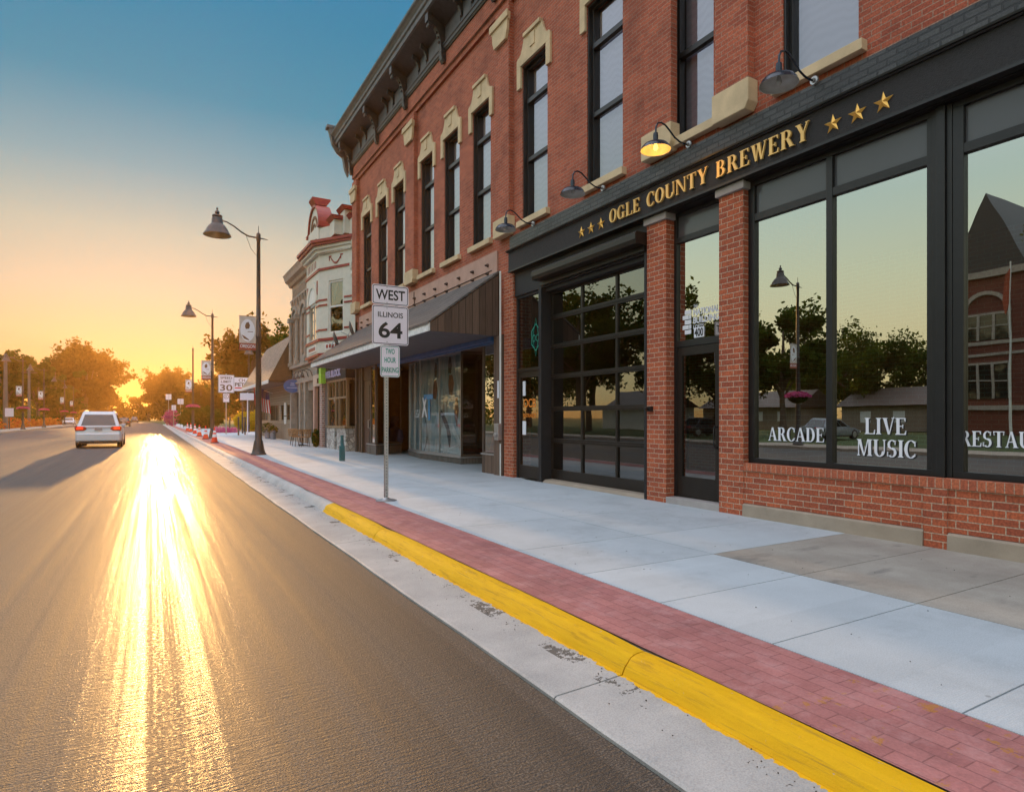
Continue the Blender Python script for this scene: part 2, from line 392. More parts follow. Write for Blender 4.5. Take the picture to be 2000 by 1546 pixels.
# rough field-stone wall
k = NT('field_stone'); pos = k.pos(); vo = k.n('TexVoronoi', feature='DISTANCE_TO_EDGE'); vo.inputs['Scale'].default_value = 5.5; k.l(pos, vo.inputs['Vector'])
vc = k.n('TexVoronoi'); vc.inputs['Scale'].default_value = 5.5; k.l(pos, vc.inputs['Vector'])
bw = k.n('RGBToBW'); k.l(vc.outputs['Color'], bw.inputs[0])
edge = k.ramp(vo.outputs[0], [(.0, (0, 0, 0)), (.09, (1, 1, 1))])
k.set(k.mix(edge, (.16, .15, .14), k.ramp(bw.outputs[0], [(.2, (.34, .32, .30)), (.8, (.62, .60, .57))])), .85); k.bump(edge, .8, .03); M['fieldstone'] = k.m

# asphalt: fine grain, long wheel streaks
k = NT('asphalt'); pos = k.pos()
g1 = k.noise(pos, 95, 3, .6); g2 = k.noise(pos, 48, 4, .6)
st = k.noise(k.mapv(pos, (6.5, .055, 1)), 1, 4, .6); st2 = k.noise(k.mapv(pos, (1.3, .03, 1)), 1, 3)
big = k.noise(pos, .35, 4)
col = k.ramp(g1, [(.40, (.008, .0075, .007)), (.52, (.028, .025, .023)), (.64, (.085, .076, .068))])
col = k.mix(.8, col, k.ramp(st, [(.42, (.55, .48, .42)), (.58, (1.45, 1.28, 1.12))]), 'MULTIPLY')
vox = k.n('TexVoronoi'); vox.inputs['Scale'].default_value = 120; k.l(pos, vox.inputs['Vector'])
spk = k.math('LESS_THAN', vox.outputs['Distance'], .16)
col = k.mix(k.math('MULTIPLY', spk, .5), col, (.20, .17, .14))
fine = k.noise(k.mapv(pos, (19, .14, 1)), 1, 3, .6)
ro = k.n('MapRange'); ro.inputs[1].default_value = .3; ro.inputs[2].default_value = .7; ro.inputs[3].default_value = .62; ro.inputs[4].default_value = .82
k.l(k.math('ADD', k.math('MULTIPLY', st, .7), k.math('MULTIPLY', st2, .3)), ro.inputs[0])
k.set(col, ro.outputs[0]); k.p.inputs['Specular IOR Level'].default_value = .75
cw = k.n('MapRange'); cw.inputs[1].default_value = .46; cw.inputs[2].default_value = .60; cw.inputs[3].default_value = .0; cw.inputs[4].default_value = .27
k.l(k.math('ADD', k.math('MULTIPLY', st, .38), k.math('ADD', k.math('MULTIPLY', fine, .30), k.math('MULTIPLY', g2, .32))), cw.inputs[0]); k.l(cw.outputs[0], k.p.inputs['Coat Weight']); k.p.inputs['Coat Roughness'].default_value = .20
rip = k.noise(k.mapv(pos, (7, 55, 1)), 1, 4, .6); b1 = k.bump(g1, .75, .007); b0 = k.bump(rip, .6, .010, b1); b2 = k.bump(rip, .55, .012); b3 = k.bump(g1, .25, .004, b2); k.l(b0, k.p.inputs['Normal']); k.l(b3, k.p.inputs['Coat Normal']); M['asphalt'] = k.m

# kerb + gutter concrete with the yellow paint (its own ragged edge) and grime line
def kerbmat(name, gutter):
    k = NT(name); pos = k.pos(); s = k.n('SeparateXYZ'); k.l(pos, s.inputs[0])
    a = k.noise(pos, 1.8, 6, .65); b = k.noise(pos, 120, 3); r = k.noise(pos, 14, 4, .7)
    c = k.ramp(a, [(.3, (.30, .30, .30)), (.7, (.44, .43, .42))] if gutter else [(.3, (.34, .34, .34)), (.7, (.52, .51, .50))])
    c = k.mix(.3, c, k.ramp(b, [(.35, (.45, .45, .45)), (.6, (1.2, 1.2, 1.2))]), 'MULTIPLY')
    near = k.math('LESS_THAN', k.math('ADD', s.outputs[1], k.math('MULTIPLY', r, .25)), 9.95)
    if gutter:
        dirt = k.math('MULTIPLY', k.math('GREATER_THAN', k.math('ADD', k.noise(pos, 3, 5, .75), k.math('MULTIPLY', k.noise(pos, 60, 2), .15)), .66),
                      k.math('GREATER_THAN', s.outputs[0], 2.14))
        c = k.mix(k.math('MULTIPLY', dirt, .8), c, (.045, .04, .035))
        edge = k.math('GREATER_THAN', k.math('ADD', s.outputs[0], k.math('MULTIPLY', k.math('SUBTRACT', r, .5), .10)), 2.275)
        msk = k.math('MULTIPLY', near, edge)
    else:
        edge = k.math('GREATER_THAN', k.math('ADD', s.outputs[2], k.math('MULTIPLY', k.math('SUBTRACT', r, .5), .02)), .03)
        msk = k.math('MULTIPLY', near, edge)
    wear = k.noise(k.mapv(pos, (8, 3, 30)), 1, 5, .7)
    yel = k.ramp(wear, [(.22, (.38, .20, .006)), (.42, (.66, .36, .003)), (.8, (.76, .43, .003))])
    chip = k.math('GREATER_THAN', k.noise(pos, 26, 6, .8), .665 if not gutter else .70); msk = k.math('MULTIPLY', msk, k.math('SUBTRACT', 1, k.math('MULTIPLY', chip, .75)))
    scuff = k.noise(k.mapv(pos, (30, 2.2, 60)), 1, 5, .7); yel = k.mix(k.ramp(scuff, [(.55, (0, 0, 0)), (.68, (.5, .5, .5))]), yel, (.22, .13, .03))
    k.set(k.mix(msk, c, yel), .75, None, .25); k.bump(k.math('ADD', b, k.math('MULTIPLY', r, 1.2)), .35, .006)
    return k.m
M['kerb'] = kerbmat('kerb_concrete', False); M['gutter'] = kerbmat('gutter_concrete', True)
# stamped red pavers
k = NT('red_pavers'); pos = k.pos(); s = k.n('SeparateXYZ'); k.l(pos, s.inputs[0])
cb = k.n('CombineXYZ'); k.l(s.outputs[1], cb.inputs[0]); k.l(s.outputs[0], cb.inputs[1])
b = k.n('TexBrick'); k.l(cb.outputs[0], b.inputs['Vector']); b.inputs['Scale'].default_value = 1; b.inputs['Brick Width'].default_value = .20; b.inputs['Row Height'].default_value = .10
b.inputs['Mortar Size'].default_value = .004; b.inputs['Mortar Smooth'].default_value = .6
b.inputs['Color1'].default_value = c4((.44, .18, .165)); b.inputs['Color2'].default_value = c4((.37, .14, .13)); b.inputs['Mortar'].default_value = c4((.26, .10, .095))
n1 = k.noise(pos, 1.6, 6, .7); n2 = k.noise(pos, 70, 3)
c = k.mix(.55, b.outputs[0], k.ramp(n1, [(.3, (.6, .55, .55)), (.7, (1.35, 1.3, 1.3))]), 'MULTIPLY')
c = k.mix(.3, c, k.ramp(n2, [(.3, (.6, .6, .6)), (.7, (1.3, 1.3, 1.3))]), 'MULTIPLY')
lich = k.math('MULTIPLY', k.math('GREATER_THAN', k.noise(pos, 9, 6, .75), .60), k.math('LESS_THAN', s.outputs[1], 1.9))
c = k.mix(k.math('MULTIPLY', lich, .75), c, (.42, .17, .02))
wn = k.noise(pos, 5, 6, .75); c = k.mix(k.ramp(wn, [(.5, (0, 0, 0)), (.66, (.5, .5, .5))]), c, (.50, .26, .25)); c = k.mix(k.ramp(k.noise(pos, 2.3, 6, .8), [(.54, (0, 0, 0)), (.7, (.5, .5, .5))]), c, (.17, .07, .065))
k.set(c, .8); k.bump(k.math('SUBTRACT', k.math('MULTIPLY', n2, .6), b.outputs['Fac']), .5, .006); M['pavers'] = k.m
M['walk'] = concrete('new_concrete', (.45, .495, .53), .07, sc=1.3, speck=.2, bump=.4, brush=True, island=.05)
k = NT('old_concrete'); pos = k.pos(); a = k.noise(pos, 1.7, 6, .65); b = k.noise(pos, 130, 3)
c = k.ramp(a, [(.3, (.28, .25, .215)), (.7, (.40, .37, .325))]); c = k.mix(.25, c, k.ramp(b, [(.35, (.5, .5, .5)), (.6, (1.2, 1.2, 1.2))]), 'MULTIPLY')
stn = k.noise(k.mapv(pos, (1.5, 3.5, 1)), .9, 3, .5)
c = k.mix(k.ramp(stn, [(.62, (0, 0, 0)), (.72, (.55, .55, .55))]), c, (.10, .095, .095))
k.set(c, .85); k.bump(b, .2, .004); M['walk_old'] = k.m
k = NT('grass'); pos = k.pos(); c = k.ramp(k.noise(pos, .7, 6, .7), [(.3, (.03, .05, .012)), (.7, (.07, .10, .02))]); k.set(c, .95); k.bump(k.noise(pos, 30, 4), .8, .05); M['grass'] = k.m
# printed window graphic: grey-blue washed print
k = NT('printed_poster'); uv, pos, sep = uvplane(k)
c = k.ramp(k.noise(k.mapv(pos, (1.2, 2.2, .55)), 1, 4, .6), [(.36, (.16, .27, .32)), (.46, (.30, .44, .50)), (.56, (.50, .58, .60)), (.68, (.30, .26, .22))])
k.set(c, .35); M['poster'] = k.m

# ------------------------------------------------------------------ lettering
def basis(origin, right, up):
    r = Vector(right).normalized(); u = Vector(up).normalized(); n = r.cross(u)
    m = Matrix.Identity(4)
    for i in range(3): m[i][0], m[i][1], m[i][2], m[i][3] = r[i], u[i], n[i], origin[i]
    return m
RY = (0, -1, 0); UP = (0, 0, 1); RX = (1, 0, 0)
def sans(body, h, w, depth, origin, right, bold=0.0, align='L'):
    """built-in sans letters as a MB fitted to height h and width w, front at depth along the normal"""
    cu = bpy.data.curves.new('t', 'FONT'); cu.body = body; cu.extrude = .05; cu.offset = bold; cu.resolution_u = 4
    o = bpy.data.objects.new('t', cu); COL.objects.link(o)
    bpy.context.view_layer.update()
    me = bpy.data.meshes.new_from_object(o)
    vs = [tuple(v.co) for v in me.vertices]; fs = [tuple(p.vertices) for p in me.polygons]
    bpy.data.objects.remove(o); bpy.data.curves.remove(cu); bpy.data.meshes.remove(me)
    x0 = min(v[0] for v in vs); x1 = max(v[0] for v in vs); y0 = min(v[1] for v in vs); y1 = max(v[1] for v in vs)
    sy = h/(y1-y0); s_x = (w/(x1-x0)) if w else sy
    W = (x1-x0)*s_x; dx = {'L': 0, 'C': -W/2, 'R': -W}[align]
    mb = MB(); B = basis(origin, right, UP)
    mb.add([tuple(B @ Vector(((v[0]-x0)*s_x+dx, (v[1]-y0)*sy, depth if v[2] > 0 else 0))) for v in vs], fs)
    return mb
def glyph(ch):
    S, T, F = .19, .055, .05        # stem, hairline, serif height
    P = []
    def r(x0, x1, y0, y1): P.append([(x0,y0),(x1,y0),(x1,y1),(x0,y1)])
    def pg(*p): P.append(list(p))
    def stem(x, y0=0, y1=1, w=S, s0=True, s1=True):
        r(x, x+w, y0, y1)
        if s0: pg((x-.07,y0),(x+w+.07,y0),(x+w+.07,y0+F*.6),(x+w,y0+F*1.5),(x,y0+F*1.5),(x-.07,y0+F*.6))
        if s1: pg((x-.07,y1-F*.6),(x,y1-F*1.5),(x+w,y1-F*1.5),(x+w+.07,y1-F*.6),(x+w+.07,y1),(x-.07,y1))
    def arc(cx, cy, rx, ry, tx, ty, a0, a1, n=14):
        q = [R(a0+(a1-a0)*i/n) for i in range(n+1)]
        for a, b in zip(q, q[1:]):
            P.append([(cx+rx*math.cos(a),cy+ry*math.sin(a)),(cx+rx*math.cos(b),cy+ry*math.sin(b)),
                      (cx+(rx-tx)*math.cos(b),cy+(ry-ty)*math.sin(b)),(cx+(rx-tx)*math.cos(a),cy+(ry-ty)*math.sin(a))])
    def diag(x0, y0, x1, y1, w): pg((x0,y0),(x0+w,y0),(x1+w,y1),(x1,y1))
    w = .8
    if ch == 'O': arc(.4,.5,.4,.52,S,T,0,360,28); w = .8
    elif ch == 'C': arc(.4,.5,.4,.52,S,T,48,315,22); r(.62,.68,.66,.96); r(.62,.67,.1,.25); w = .72
    elif ch == 'G': arc(.4,.5,.4,.52,S,T,48,330,22); r(.62,.68,.68,.96); r(.57,.74,.02,.42); r(.5,.81,.40,.45); w = .82
    elif ch == 'L': stem(.07); r(.26,.62,0,T); pg((.56,0),(.66,0),(.68,.28),(.64,.28)); w = .68
    elif ch == 'E': stem(.07); r(.26,.58,0,T); pg((.54,0),(.64,0),(.66,.25),(.62,.25)); r(.26,.58,1-T,1); pg((.52,1),(.62,1),(.62,.78),(.58,.78)); r(.26,.46,.48,.48+T); r(.43,.47,.38,.62); w = .68
    elif ch == 'U': stem(.07,.3,1,s0=False); arc(.42,.32,.35,.34,S,T,180,360); stem(.71,.32,1,.065,s0=False); w = .84
    elif ch == 'N': stem(.07,w=.065); stem(.72,w=.065,s0=False); pg((.02,1),(.22,1),(.785,0),(.70,0)); w = .84
    elif ch == 'T': stem(.28,s1=False); r(.02,.73,1-T,1); pg((.0,1),(.05,1),(.09,.74),(.05,.74)); pg((.70,1),(.75,1),(.70,.74),(.66,.74)); w = .75
    elif ch == 'Y': stem(.31,0,.45,s1=False); pg((.05,1),(.27,1),(.50,.45),(.31,.45)); pg((.66,1),(.73,1),(.50,.45),(.43,.45)); r(0,.33,.965,1); r(.58,.8,.965,1); w = .78
    elif ch == 'B': stem(.07); arc(.36,.755,.26,.245,.17,T,-90,90); r(.26,.37,1-T,1); r(.26,.37,.505,.505+T*.8); arc(.36,.27,.32,.27,.18,T,-90,90); r(.26,.37,0,T); w = .74
    elif ch == 'R': stem(.07); arc(.36,.745,.28,.255,.17,T,-90,90); r(.26,.37,1-T,1); r(.26,.4,.485,.485+T); pg((.36,.5),(.53,.5),(.78,0),(.58,0)); r(.55,.84,0,.035); w = .8
    elif ch == 'W':
        pg((.05,1),(.25,1),(.40,0),(.30,0)); pg((.45,.85),(.52,1),(.40,0),(.33,0)); pg((.42,1),(.62,1),(.76,0),(.66,0)); pg((.94,1),(1.0,1),(.76,0),(.69,0)); r(0,.32,.965,1); r(.36,.66,.965,1); r(.86,1.08,.965,1); w = 1.06
    elif ch == 'A': pg((.34,1),(.46,1),(.78,0),(.57,0)); pg((.34,1),(.40,1),(.13,0),(.06,0)); r(.2,.6,.32,.32+T); r(0,.22,0,.04); r(.5,.84,0,.04); w = .82
    elif ch == 'D': stem(.07); arc(.36,.5,.38,.5,S,T,-90,90,18); r(.26,.37,0,T); r(.26,.37,1-T,1); w = .78
    elif ch == 'I': stem(.07); w = .34
    elif ch == 'V': pg((.05,1),(.27,1),(.47,0),(.36,0)); pg((.66,1),(.74,1.1),(.47,0),(.40,0)); r(0,.33,.965,1); r(.58,.78,.965,1); w = .76
    elif ch == 'M': stem(.07,w=.07); stem(.78); pg((.05,1),(.27,1),(.52,0),(.44,0)); pg((.72,1),(.80,1),(.52,0),(.46,0)); w = 1.06
    elif ch == 'S': arc(.33,.735,.28,.275,.15,T,40,270); arc(.33,.27,.30,.29,.16,T,-140,90); pg((.06,.60),(.18,.52),(.60,.33),(.50,.47)); r(.52,.57,.72,.98); r(.04,.09,.03,.3); w = .66
    else: w = .4
    return P, w
def serif_letter(ch, h, sx, depth, origin, right):
    mb = MB(); P, w = glyph(ch); B = basis(origin, right, UP)
    for i, p in enumerate(P):
        d = depth + i*.00025; n = len(p)
        ar = sum(p[j][0]*p[(j+1)%n][1]-p[(j+1)%n][0]*p[j][1] for j in range(n))
        if ar < 0: p = p[::-1]
        vs = [tuple(B @ Vector((a*h*sx, b*h, d))) for a, b in p] + [tuple(B @ Vector((a*h*sx, b*h, 0))) for a, b in p]
        mb.add(vs, [tuple(range(n))] + [(j+n, (j+1)%n+n, (j+1)%n, j) for j in range(n)])
    return mb, w*h*sx
def serif_word(txt, h, width, depth, origin, right, gap=.12):
    tot = sum(glyph(c)[1] for c in txt) + gap*(len(txt)-1); sx = width/(tot*h)
    out = []; x = 0
    for c in txt:
        o = Vector(origin) + Vector(right)*x
        mb, w = serif_letter(c, h, sx, depth, o, right); out.append(mb); x += w + gap*h*sx
    return out
def star(r, d, origin, right):
    B = basis(origin, right, UP); mb = MB(); pts = []
    for i in range(10):
        a = R(90+36*i); q = r if i % 2 == 0 else r*.40; pts.append((q*math.cos(a), q*math.sin(a)))
    vs = [tuple(B @ Vector((x, y, 0.004))) for x, y in pts] + [tuple(B @ Vector((0, 0, d)))]
    mb.add(vs, [(i, (i+1)%10, 10) for i in range(10)] + [tuple(range(10))[::-1]])
    return mb

# ------------------------------------------------------------------ setting: ground, road, kerb, pavement
def struct(name, mb, mat, bevel=0): return tag(obj(name, mb, mat, bevel=bevel), kind='structure')
struct('ground', MB().quad((-2500,-2500,-.06),(2500,-2500,-.06),(2500,2500,-.06),(-2500,2500,-.06)), M['grass'])
road = MB()
ys = [-12 + 4*i for i in range(29)] + [110 + 10*i for i in range(40)]
def bend(y): return -((max(0, y-150)/100)**2)*6
for a, b in zip(ys, ys[1:]):
    for x0, x1 in ((-12.3, -8.6), (-8.6, -5.0), (-5.0, -1.6), (-1.6, 1.84)):
        z = lambda x: .06*(1-((x+5.2)/7.1)**2)*0
        road.quad((x0+bend(a),a,z(x0)),(x1+bend(a),a,z(x1)),(x1+bend(b),b,z(x1)),(x0+bend(b),b,z(x0)))
struct('road', road, M['asphalt'])
g = MB()
jy = [-12, -6.4, -1.83, 2.73] + [2.73+4.57*i for i in range(1, 34)]
random.seed(4)
for a, b in zip(jy, jy[1:]):
    n = 12; rows = []
    for i in range(n+1):
        y = a+.006+(b-a-.012)*i/n; w = .005*math.sin(y*2.1)+random.uniform(-.004, .004)
        rows.append([(1.84+w, y, -.02), (1.835+w, y, .018), (1.85+w, y, .028), (2.07, y, .036), (2.30, y, .048), (2.30, y, -.02)])
    for r0, r1 in zip(rows, rows[1:]):
        for i in range(5): g.quad(r0[i], r0[i+1], r1[i+1], r1[i])
    for rr, fl in ((rows[0], 0), (rows[-1], 1)):
        g.add(rr if fl else rr[::-1], [tuple(range(6))])
struct('gutter', g, M['gutter'])
kb = MB()
prof = [(2.295, -.02), (2.297, .05), (2.315, .085), (2.336, .118), (2.360, .143), (2.39, .156), (2.425, .161), (2.465, .161), (2.478, .152), (2.48, -.02)]
for a, b in zip(jy, jy[1:]):
    n = 14; rows = []
    for i in range(n+1):
        y = a+.005+(b-a-.01)*i/n; e = .012 if i in (0, n) else 0
        rows.append([(x+.004*math.sin(y*3+z*9)+random.uniform(-.0015,.0015), y, z-(e if z > .1 else 0)) for x, z in prof])
    for r0, r1 in zip(rows, rows[1:]):
        for i in range(len(prof)-1): kb.quad(r0[i], r0[i+1], r1[i+1], r1[i])
    kb.add(rows[0][::-1], [tuple(range(len(prof)))]); kb.add(rows[-1], [tuple(range(len(prof)))])
o = struct('kerb', kb, M['kerb']); o.data.polygons.foreach_set('use_smooth', [True]*len(o.data.polygons)); o.data.set_sharp_from_angle(angle=R(50))
struct('pavement_bed', MB().box(2.40, 9.5, -12, 152, -.05, .135), M['ledge'])
st = MB()
def inner(y): return 3.185
yy = [-12 + .4*i for i in range(60)] + [12, 20, 40, 80, 152]
for a, b in zip(yy, yy[1:]):
    xa, xb = inner(max(a, -1)), inner(max(b, -1))
    st.add([(2.487,a,.155),(xa,a,.155),(xb,b,.155),(2.487,b,.155)], [(0,1,2,3)])
struct('paver_strip', st, M['pavers'])
wk = MB(); wo_ = MB()
jw = [-12, -7, -3, -1, .4, 1.42, 2.42, 3.36, 4.31, 5.4, 6.92, 8.4, 9.9]
while jw[-1] < 150: jw.append(jw[-1]+1.52)
G = .005
for a, b in zip(jw, jw[1:]):
    n = 3 if b < 5 else 1
    for i in range(n):
        y0 = a+(b-a)*i/n; y1 = a+(b-a)*(i+1)/n
        e0 = G if i == 0 else 0; e1 = G if i == n-1 else 0
        x0, x1 = inner(max(y0, -1))+.002, inner(max(y1, -1))+.002
        wk.add([(x0,y0+e0,.158),(4.78-G,y0+e0,.158),(4.78-G,y1-e1,.158),(x1,y1-e1,.158),(x0,y0+e0,.13),(4.78-G,y0+e0,.13),(4.78-G,y1-e1,.13),(x1,y1-e1,.13)],
               [(0,1,2,3),(0,4,5,1),(1,5,6,2),(2,6,7,3),(3,7,4,0)])
    (wo_ if b < 4.4 else wk).box(4.78+G, 6.999, a+G, b-G, .13, .158)
wk.box(7.001, 9.4, 12.5, 24.3, .13, .158)
wk.box(7.001, 9.4, 12.0-.3, 12.5, .13, .156)
struct('pavement', wk, M['walk'])
struct('old_pavement', wo_, M['walk_old'])
far = MB(); far.box(-15.2, -12.3, -12, 300, -.05, .13); struct('pavement_opposite', far, M['ledge'])
struct('parking_lot', MB().box(2.6, 30, 50.5, 62, -.04, .168), M['walk'])
# loose grit along the gutter
random.seed(11); gr = MB()
for i in range(420):
    y = random.uniform(.6, 16); x = random.gauss(2.22, .06) if random.random() < .8 else random.uniform(1.9, 2.28)
    if x > 2.31: continue
    s_ = random.uniform(.0015, .005); z = .046
    gr.add([(x-s_,y-s_,z),(x+s_,y-s_*.6,z),(x+s_*.7,y+s_,z),(x-s_*.8,y+s_*.8,z),(x,y,z+s_*1.2)], [(0,1,4),(1,2,4),(2,3,4),(3,0,4)])
for i in range(90):
    y = random.uniform(.8, 9); x = random.uniform(3.3, 6.8); s_ = random.uniform(.002, .006); z = .159
    gr.add([(x-s_,y-s_,z),(x+s_,y-s_*.6,z),(x+s_*.7,y+s_,z),(x-s_*.8,y+s_*.8,z),(x,y,z+s_)], [(0,1,4),(1,2,4),(2,3,4),(3,0,4)])
tag(obj('gutter_grit', gr, M['rubber']), 'dark grit and crumbs scattered along the gutter and pavement', 'grit', kind='stuff')

# ------------------------------------------------------------------ the corner brick building
NB = thing('brick_building', (7, 10.8, .15), 'two-storey red brick commercial block with black bracketed cornice, sign band and shopfronts', 'building')
WIN = [(22.97, 1.0), (21.17, 1.0), (19.45, 1.0), (17.07, .98), (15.35, .98), (13.6, .96), (11.15, 1.0), (8.81, 1.02), (6.72, .84), (4.67, .99), (2.33, .99), (-.5, 1.0)]
holes = [(c-w/2, c+w/2, 5.77, 9.15) for c, w in WIN]
b = MB()
b.wall(7.0, 12.45, 24.6, 3.42, 10.8, [h for h in holes if h[0] > 12.45], .34)
b.wall(7.0, -3, 12.45, 4.75, 10.8, [h for h in holes if h[1] < 12.45], .34)
obj('upper_wall', b, M['brick'], NB)
b = MB(); b.box(6.87, 7.3, -3, 24.6, 10.95, 11.5); b.box(6.93, 7.3, -3, 24.598, 10.80, 10.95)
obj('corbel_band', b, M['brick'], NB, bevel=.004)
obj('rear_wall', MB().box(12.6, 22, -3, 24.6, -.05, 12.2).box(7.36, 12.6, -2.98, 24.58, 5.3, 12.2).box(7.0, 12.6, 24.3, 24.59, -.05, 5.3), M['brick'], NB)
PIL = [(24.0, 24.6), (17.85, 18.5), (12.03, 12.65), (7.02, 7.62), (5.60, 6.16), (-.2-1.2, -.8)]
for a, c in PIL:
    obj('pilaster', MB().box(6.87, 7.0, a, c, 5.9, 10.80), M['brick'], NB, bevel=.004)
    q = MB(); q.prism([(a-.06, 5.70), (a, 5.60), (c, 5.60), (c+.0, 6.0), (a-.06, 6.0)], 'x', 6.80, 6.998)
    obj('pilaster_base', q, M['stone'], NB, bevel=.012)
    if a > 7.5 and a != 7.02 or a < 0:
        q = MB(); q.prism([(a-.09, 10.5), (c+.09, 10.5), (c+.09, 10.34), (c+.05, 10.30), (c+.03, 10.12), (c-.04, 9.95), (a+.04, 9.95), (a-.03, 10.12), (a-.05, 10.30), (a-.09, 10.34)], 'x', 6.80, 6.869)
        q.box(6.76, 6.80, a-.11, c+.11, 10.36, 10.52)
        obj('pilaster_capital', q, M['stone'], NB, bevel=.01)
def hood(cy, hw):
    m = MB(); L = hw+.16; o_ = hw+.002
    m.prism([(cy-L, 8.68), (cy-o_, 8.68), (cy-o_, 9.152), (cy-L, 9.152)], 'x', 6.945, 7.0)
    m.prism([(cy+L, 8.68), (cy+o_, 8.68), (cy+o_, 9.152), (cy+L, 9.152)], 'x', 6.945, 7.0)
    s_ = [(L, 9.152), (L, 9.32), (L-.05, 9.36), (L-.10, 9.36), (L-.17, 9.40), (L-.24, 9.52), (L-.27, 9.60), (L-.29, 9.68)]
    m.prism([(cy+a, z) for a, z in s_] + [(cy-a, z) for a, z in s_[::-1]], 'x', 6.945, 6.9995)
    m.box(6.90, 6.9995, cy-.33, cy+.33, 9.68, 9.76); m.box(6.925, 6.945, cy-.09, cy+.09, 9.36, 9.64)
    return m
for c, w in WIN:
    a, d = c-w/2, c+w/2; f = MB(); x0, x1 = 7.10, 7.17
    f.box(x0, x1, a, a+.06, 5.77, 9.15); f.box(x0, x1, d-.075, d, 5.77, 9.15)
    f.box(x0, x1, a+.06, d-.075, 9.08, 9.15); f.box(x0, x1, a+.06, d-.075, 5.77, 5.84)
    f.box(x0-.02, x1, a+.06, d-.075, 8.33, 8.43); f.box(x0-.01, x1, a+.06, d-.075, 7.06, 7.15)
    f.box(7.02, 7.10, d-.03, d-.001, 5.775, 9.145); f.box(7.02, 7.10, a+.03, d-.03, 9.11, 9.145)
    f.box(7.17, 7.335, d-.05, d-.002, 5.775, 9.14); f.box(7.17, 7.335, a+.002, a+.05, 5.775, 9.14)
    W = obj('window', f, M['black'], NB, bevel=.004)
    obj('pane', MB().quad((7.155, d-.075, 5.84), (7.155, a+.06, 5.84), (7.155, a+.06, 9.08), (7.155, d-.075, 9.08)), M['glass_up'], W)
    obj('shade', MB().quad((7.27, d-.05, 5.78), (7.27, a+.05, 5.78), (7.27, a+.05, 9.13), (7.27, d-.05, 9.13)), M['shade'], W)
    obj('sill', MB().box(6.89, 7.14, a-.10, d+.10, 5.64, 5.768), M['stone'], W, bevel=.008)
    if w > .9: obj('hood', hood(c, w/2), M['stone'], W, bevel=.006)
# cornice
b = MB(); YE = 24.95
b.box(6.84, 6.87, -3, 24.62, 11.56, 12.06)
obj('frieze', b, M['cornice'], NB)
b = MB()
b.prism([(6.87, 11.38), (6.84, 11.38), (6.82, 11.42), (6.80, 11.43), (6.79, 11.50), (6.77, 11.52), (6.77, 11.56), (6.87, 11.56)], 'y', -3, 24.63)
obj('cornice_moulding', b, M['cornice'], NB)
b = MB()
b.prism([(6.87, 12.06), (6.34, 12.32), (6.30, 12.34), (6.29, 12.46), (6.25, 12.50), (6.24, 12.58), (6.19, 12.66), (6.14, 12.72), (6.13, 12.78), (7.6, 12.86), (7.6, 12.06)], 'y', -3, YE)
obj('crown', b, M['corn_gray'], NB, bevel=.005)
b = MB(); b.prism([(6.868, 12.055), (6.345, 12.313), (6.345, 12.305), (6.868, 12.045)], 'y', -3, YE-.02); obj('soffit', b, M['cornice'], NB)
py = [24.45]+[21.25-2.86*i for i in range(-0, 9)]
def bracket(y, big):
    m = MB(); w = .08 if big else .045
    if big:
        pr = [(6.84, 12.05), (6.37, 12.29), (6.37, 12.02), (6.43, 11.95), (6.50, 12.0), (6.56, 11.98), (6.64, 11.86), (6.70, 11.66), (6.72, 11.46), (6.74, 11.38), (6.72, 11.30), (6.75, 11.16), (6.80, 11.08), (6.868, 11.12), (6.868, 11.38), (6.84, 11.38)]
    else:
        pr = [(6.84, 12.05), (6.62, 12.16), (6.60, 12.02), (6.66, 11.98), (6.72, 11.96), (6.77, 11.86), (6.79, 11.74), (6.84, 11.72)]
    m.prism(pr, 'y', y-w, y+w)
    if big:
        m.box(6.33, 6.45, y-w-.02, y+w+.02, 12.06, 12.28)
        m.cyl((6.42, y-w-.015, 11.99), (6.42, y+w+.015, 11.99), .06, n=12); m.cyl((6.77, y-w-.01, 11.38), (6.77, y+w+.01, 11.38), .05, n=10)
        for zz, xx in ((11.86, 6.62), (11.74, 6.665), (11.62, 6.695)): m.cyl((xx, y-.03, zz), (xx, y+.03, zz), .03, n=8)
    return m
bigs = [24.5, 21.25, 18.43, 15.52, 12.6, 9.7, 6.8, 3.9, 1.0]
for i, y in enumerate(bigs): obj('large_bracket', bracket(y, True), M['cornice'], NB, bevel=.004)
for a, c in zip(bigs, bigs[1:]):
    m_ = (a+c)/2; s_ = .31*(a-c)/2.9
    for y in (m_+s_, m_-s_): obj('small_bracket', bracket(y, False), M['cornice'], NB)
    for ya, yc in ((c+.14, m_-s_-.1), (m_-s_+.1, m_+s_-.1), (m_+s_+.1, a-.14)):
        q = MB(); q.box(6.828, 6.84, ya, yc, 11.60, 11.70+.28); obj('frieze_panel', q, M['corn_gray'], NB)
q = MB(); q.prism([(6.84, 11.2), (6.70, 11.5), (6.62, 11.95), (6.40, 12.1), (6.2, 12.4), (6.10, 12.8), (6.05, 13.0), (6.35, 13.0), (6.5, 12.8), (6.86, 12.6)], 'y', 24.96, 25.2)
q.box(5.98, 6.4, 24.93, 25.28, 12.98, 13.1); obj('end_bracket', q, M['corn_gray'], NB, bevel=.01)

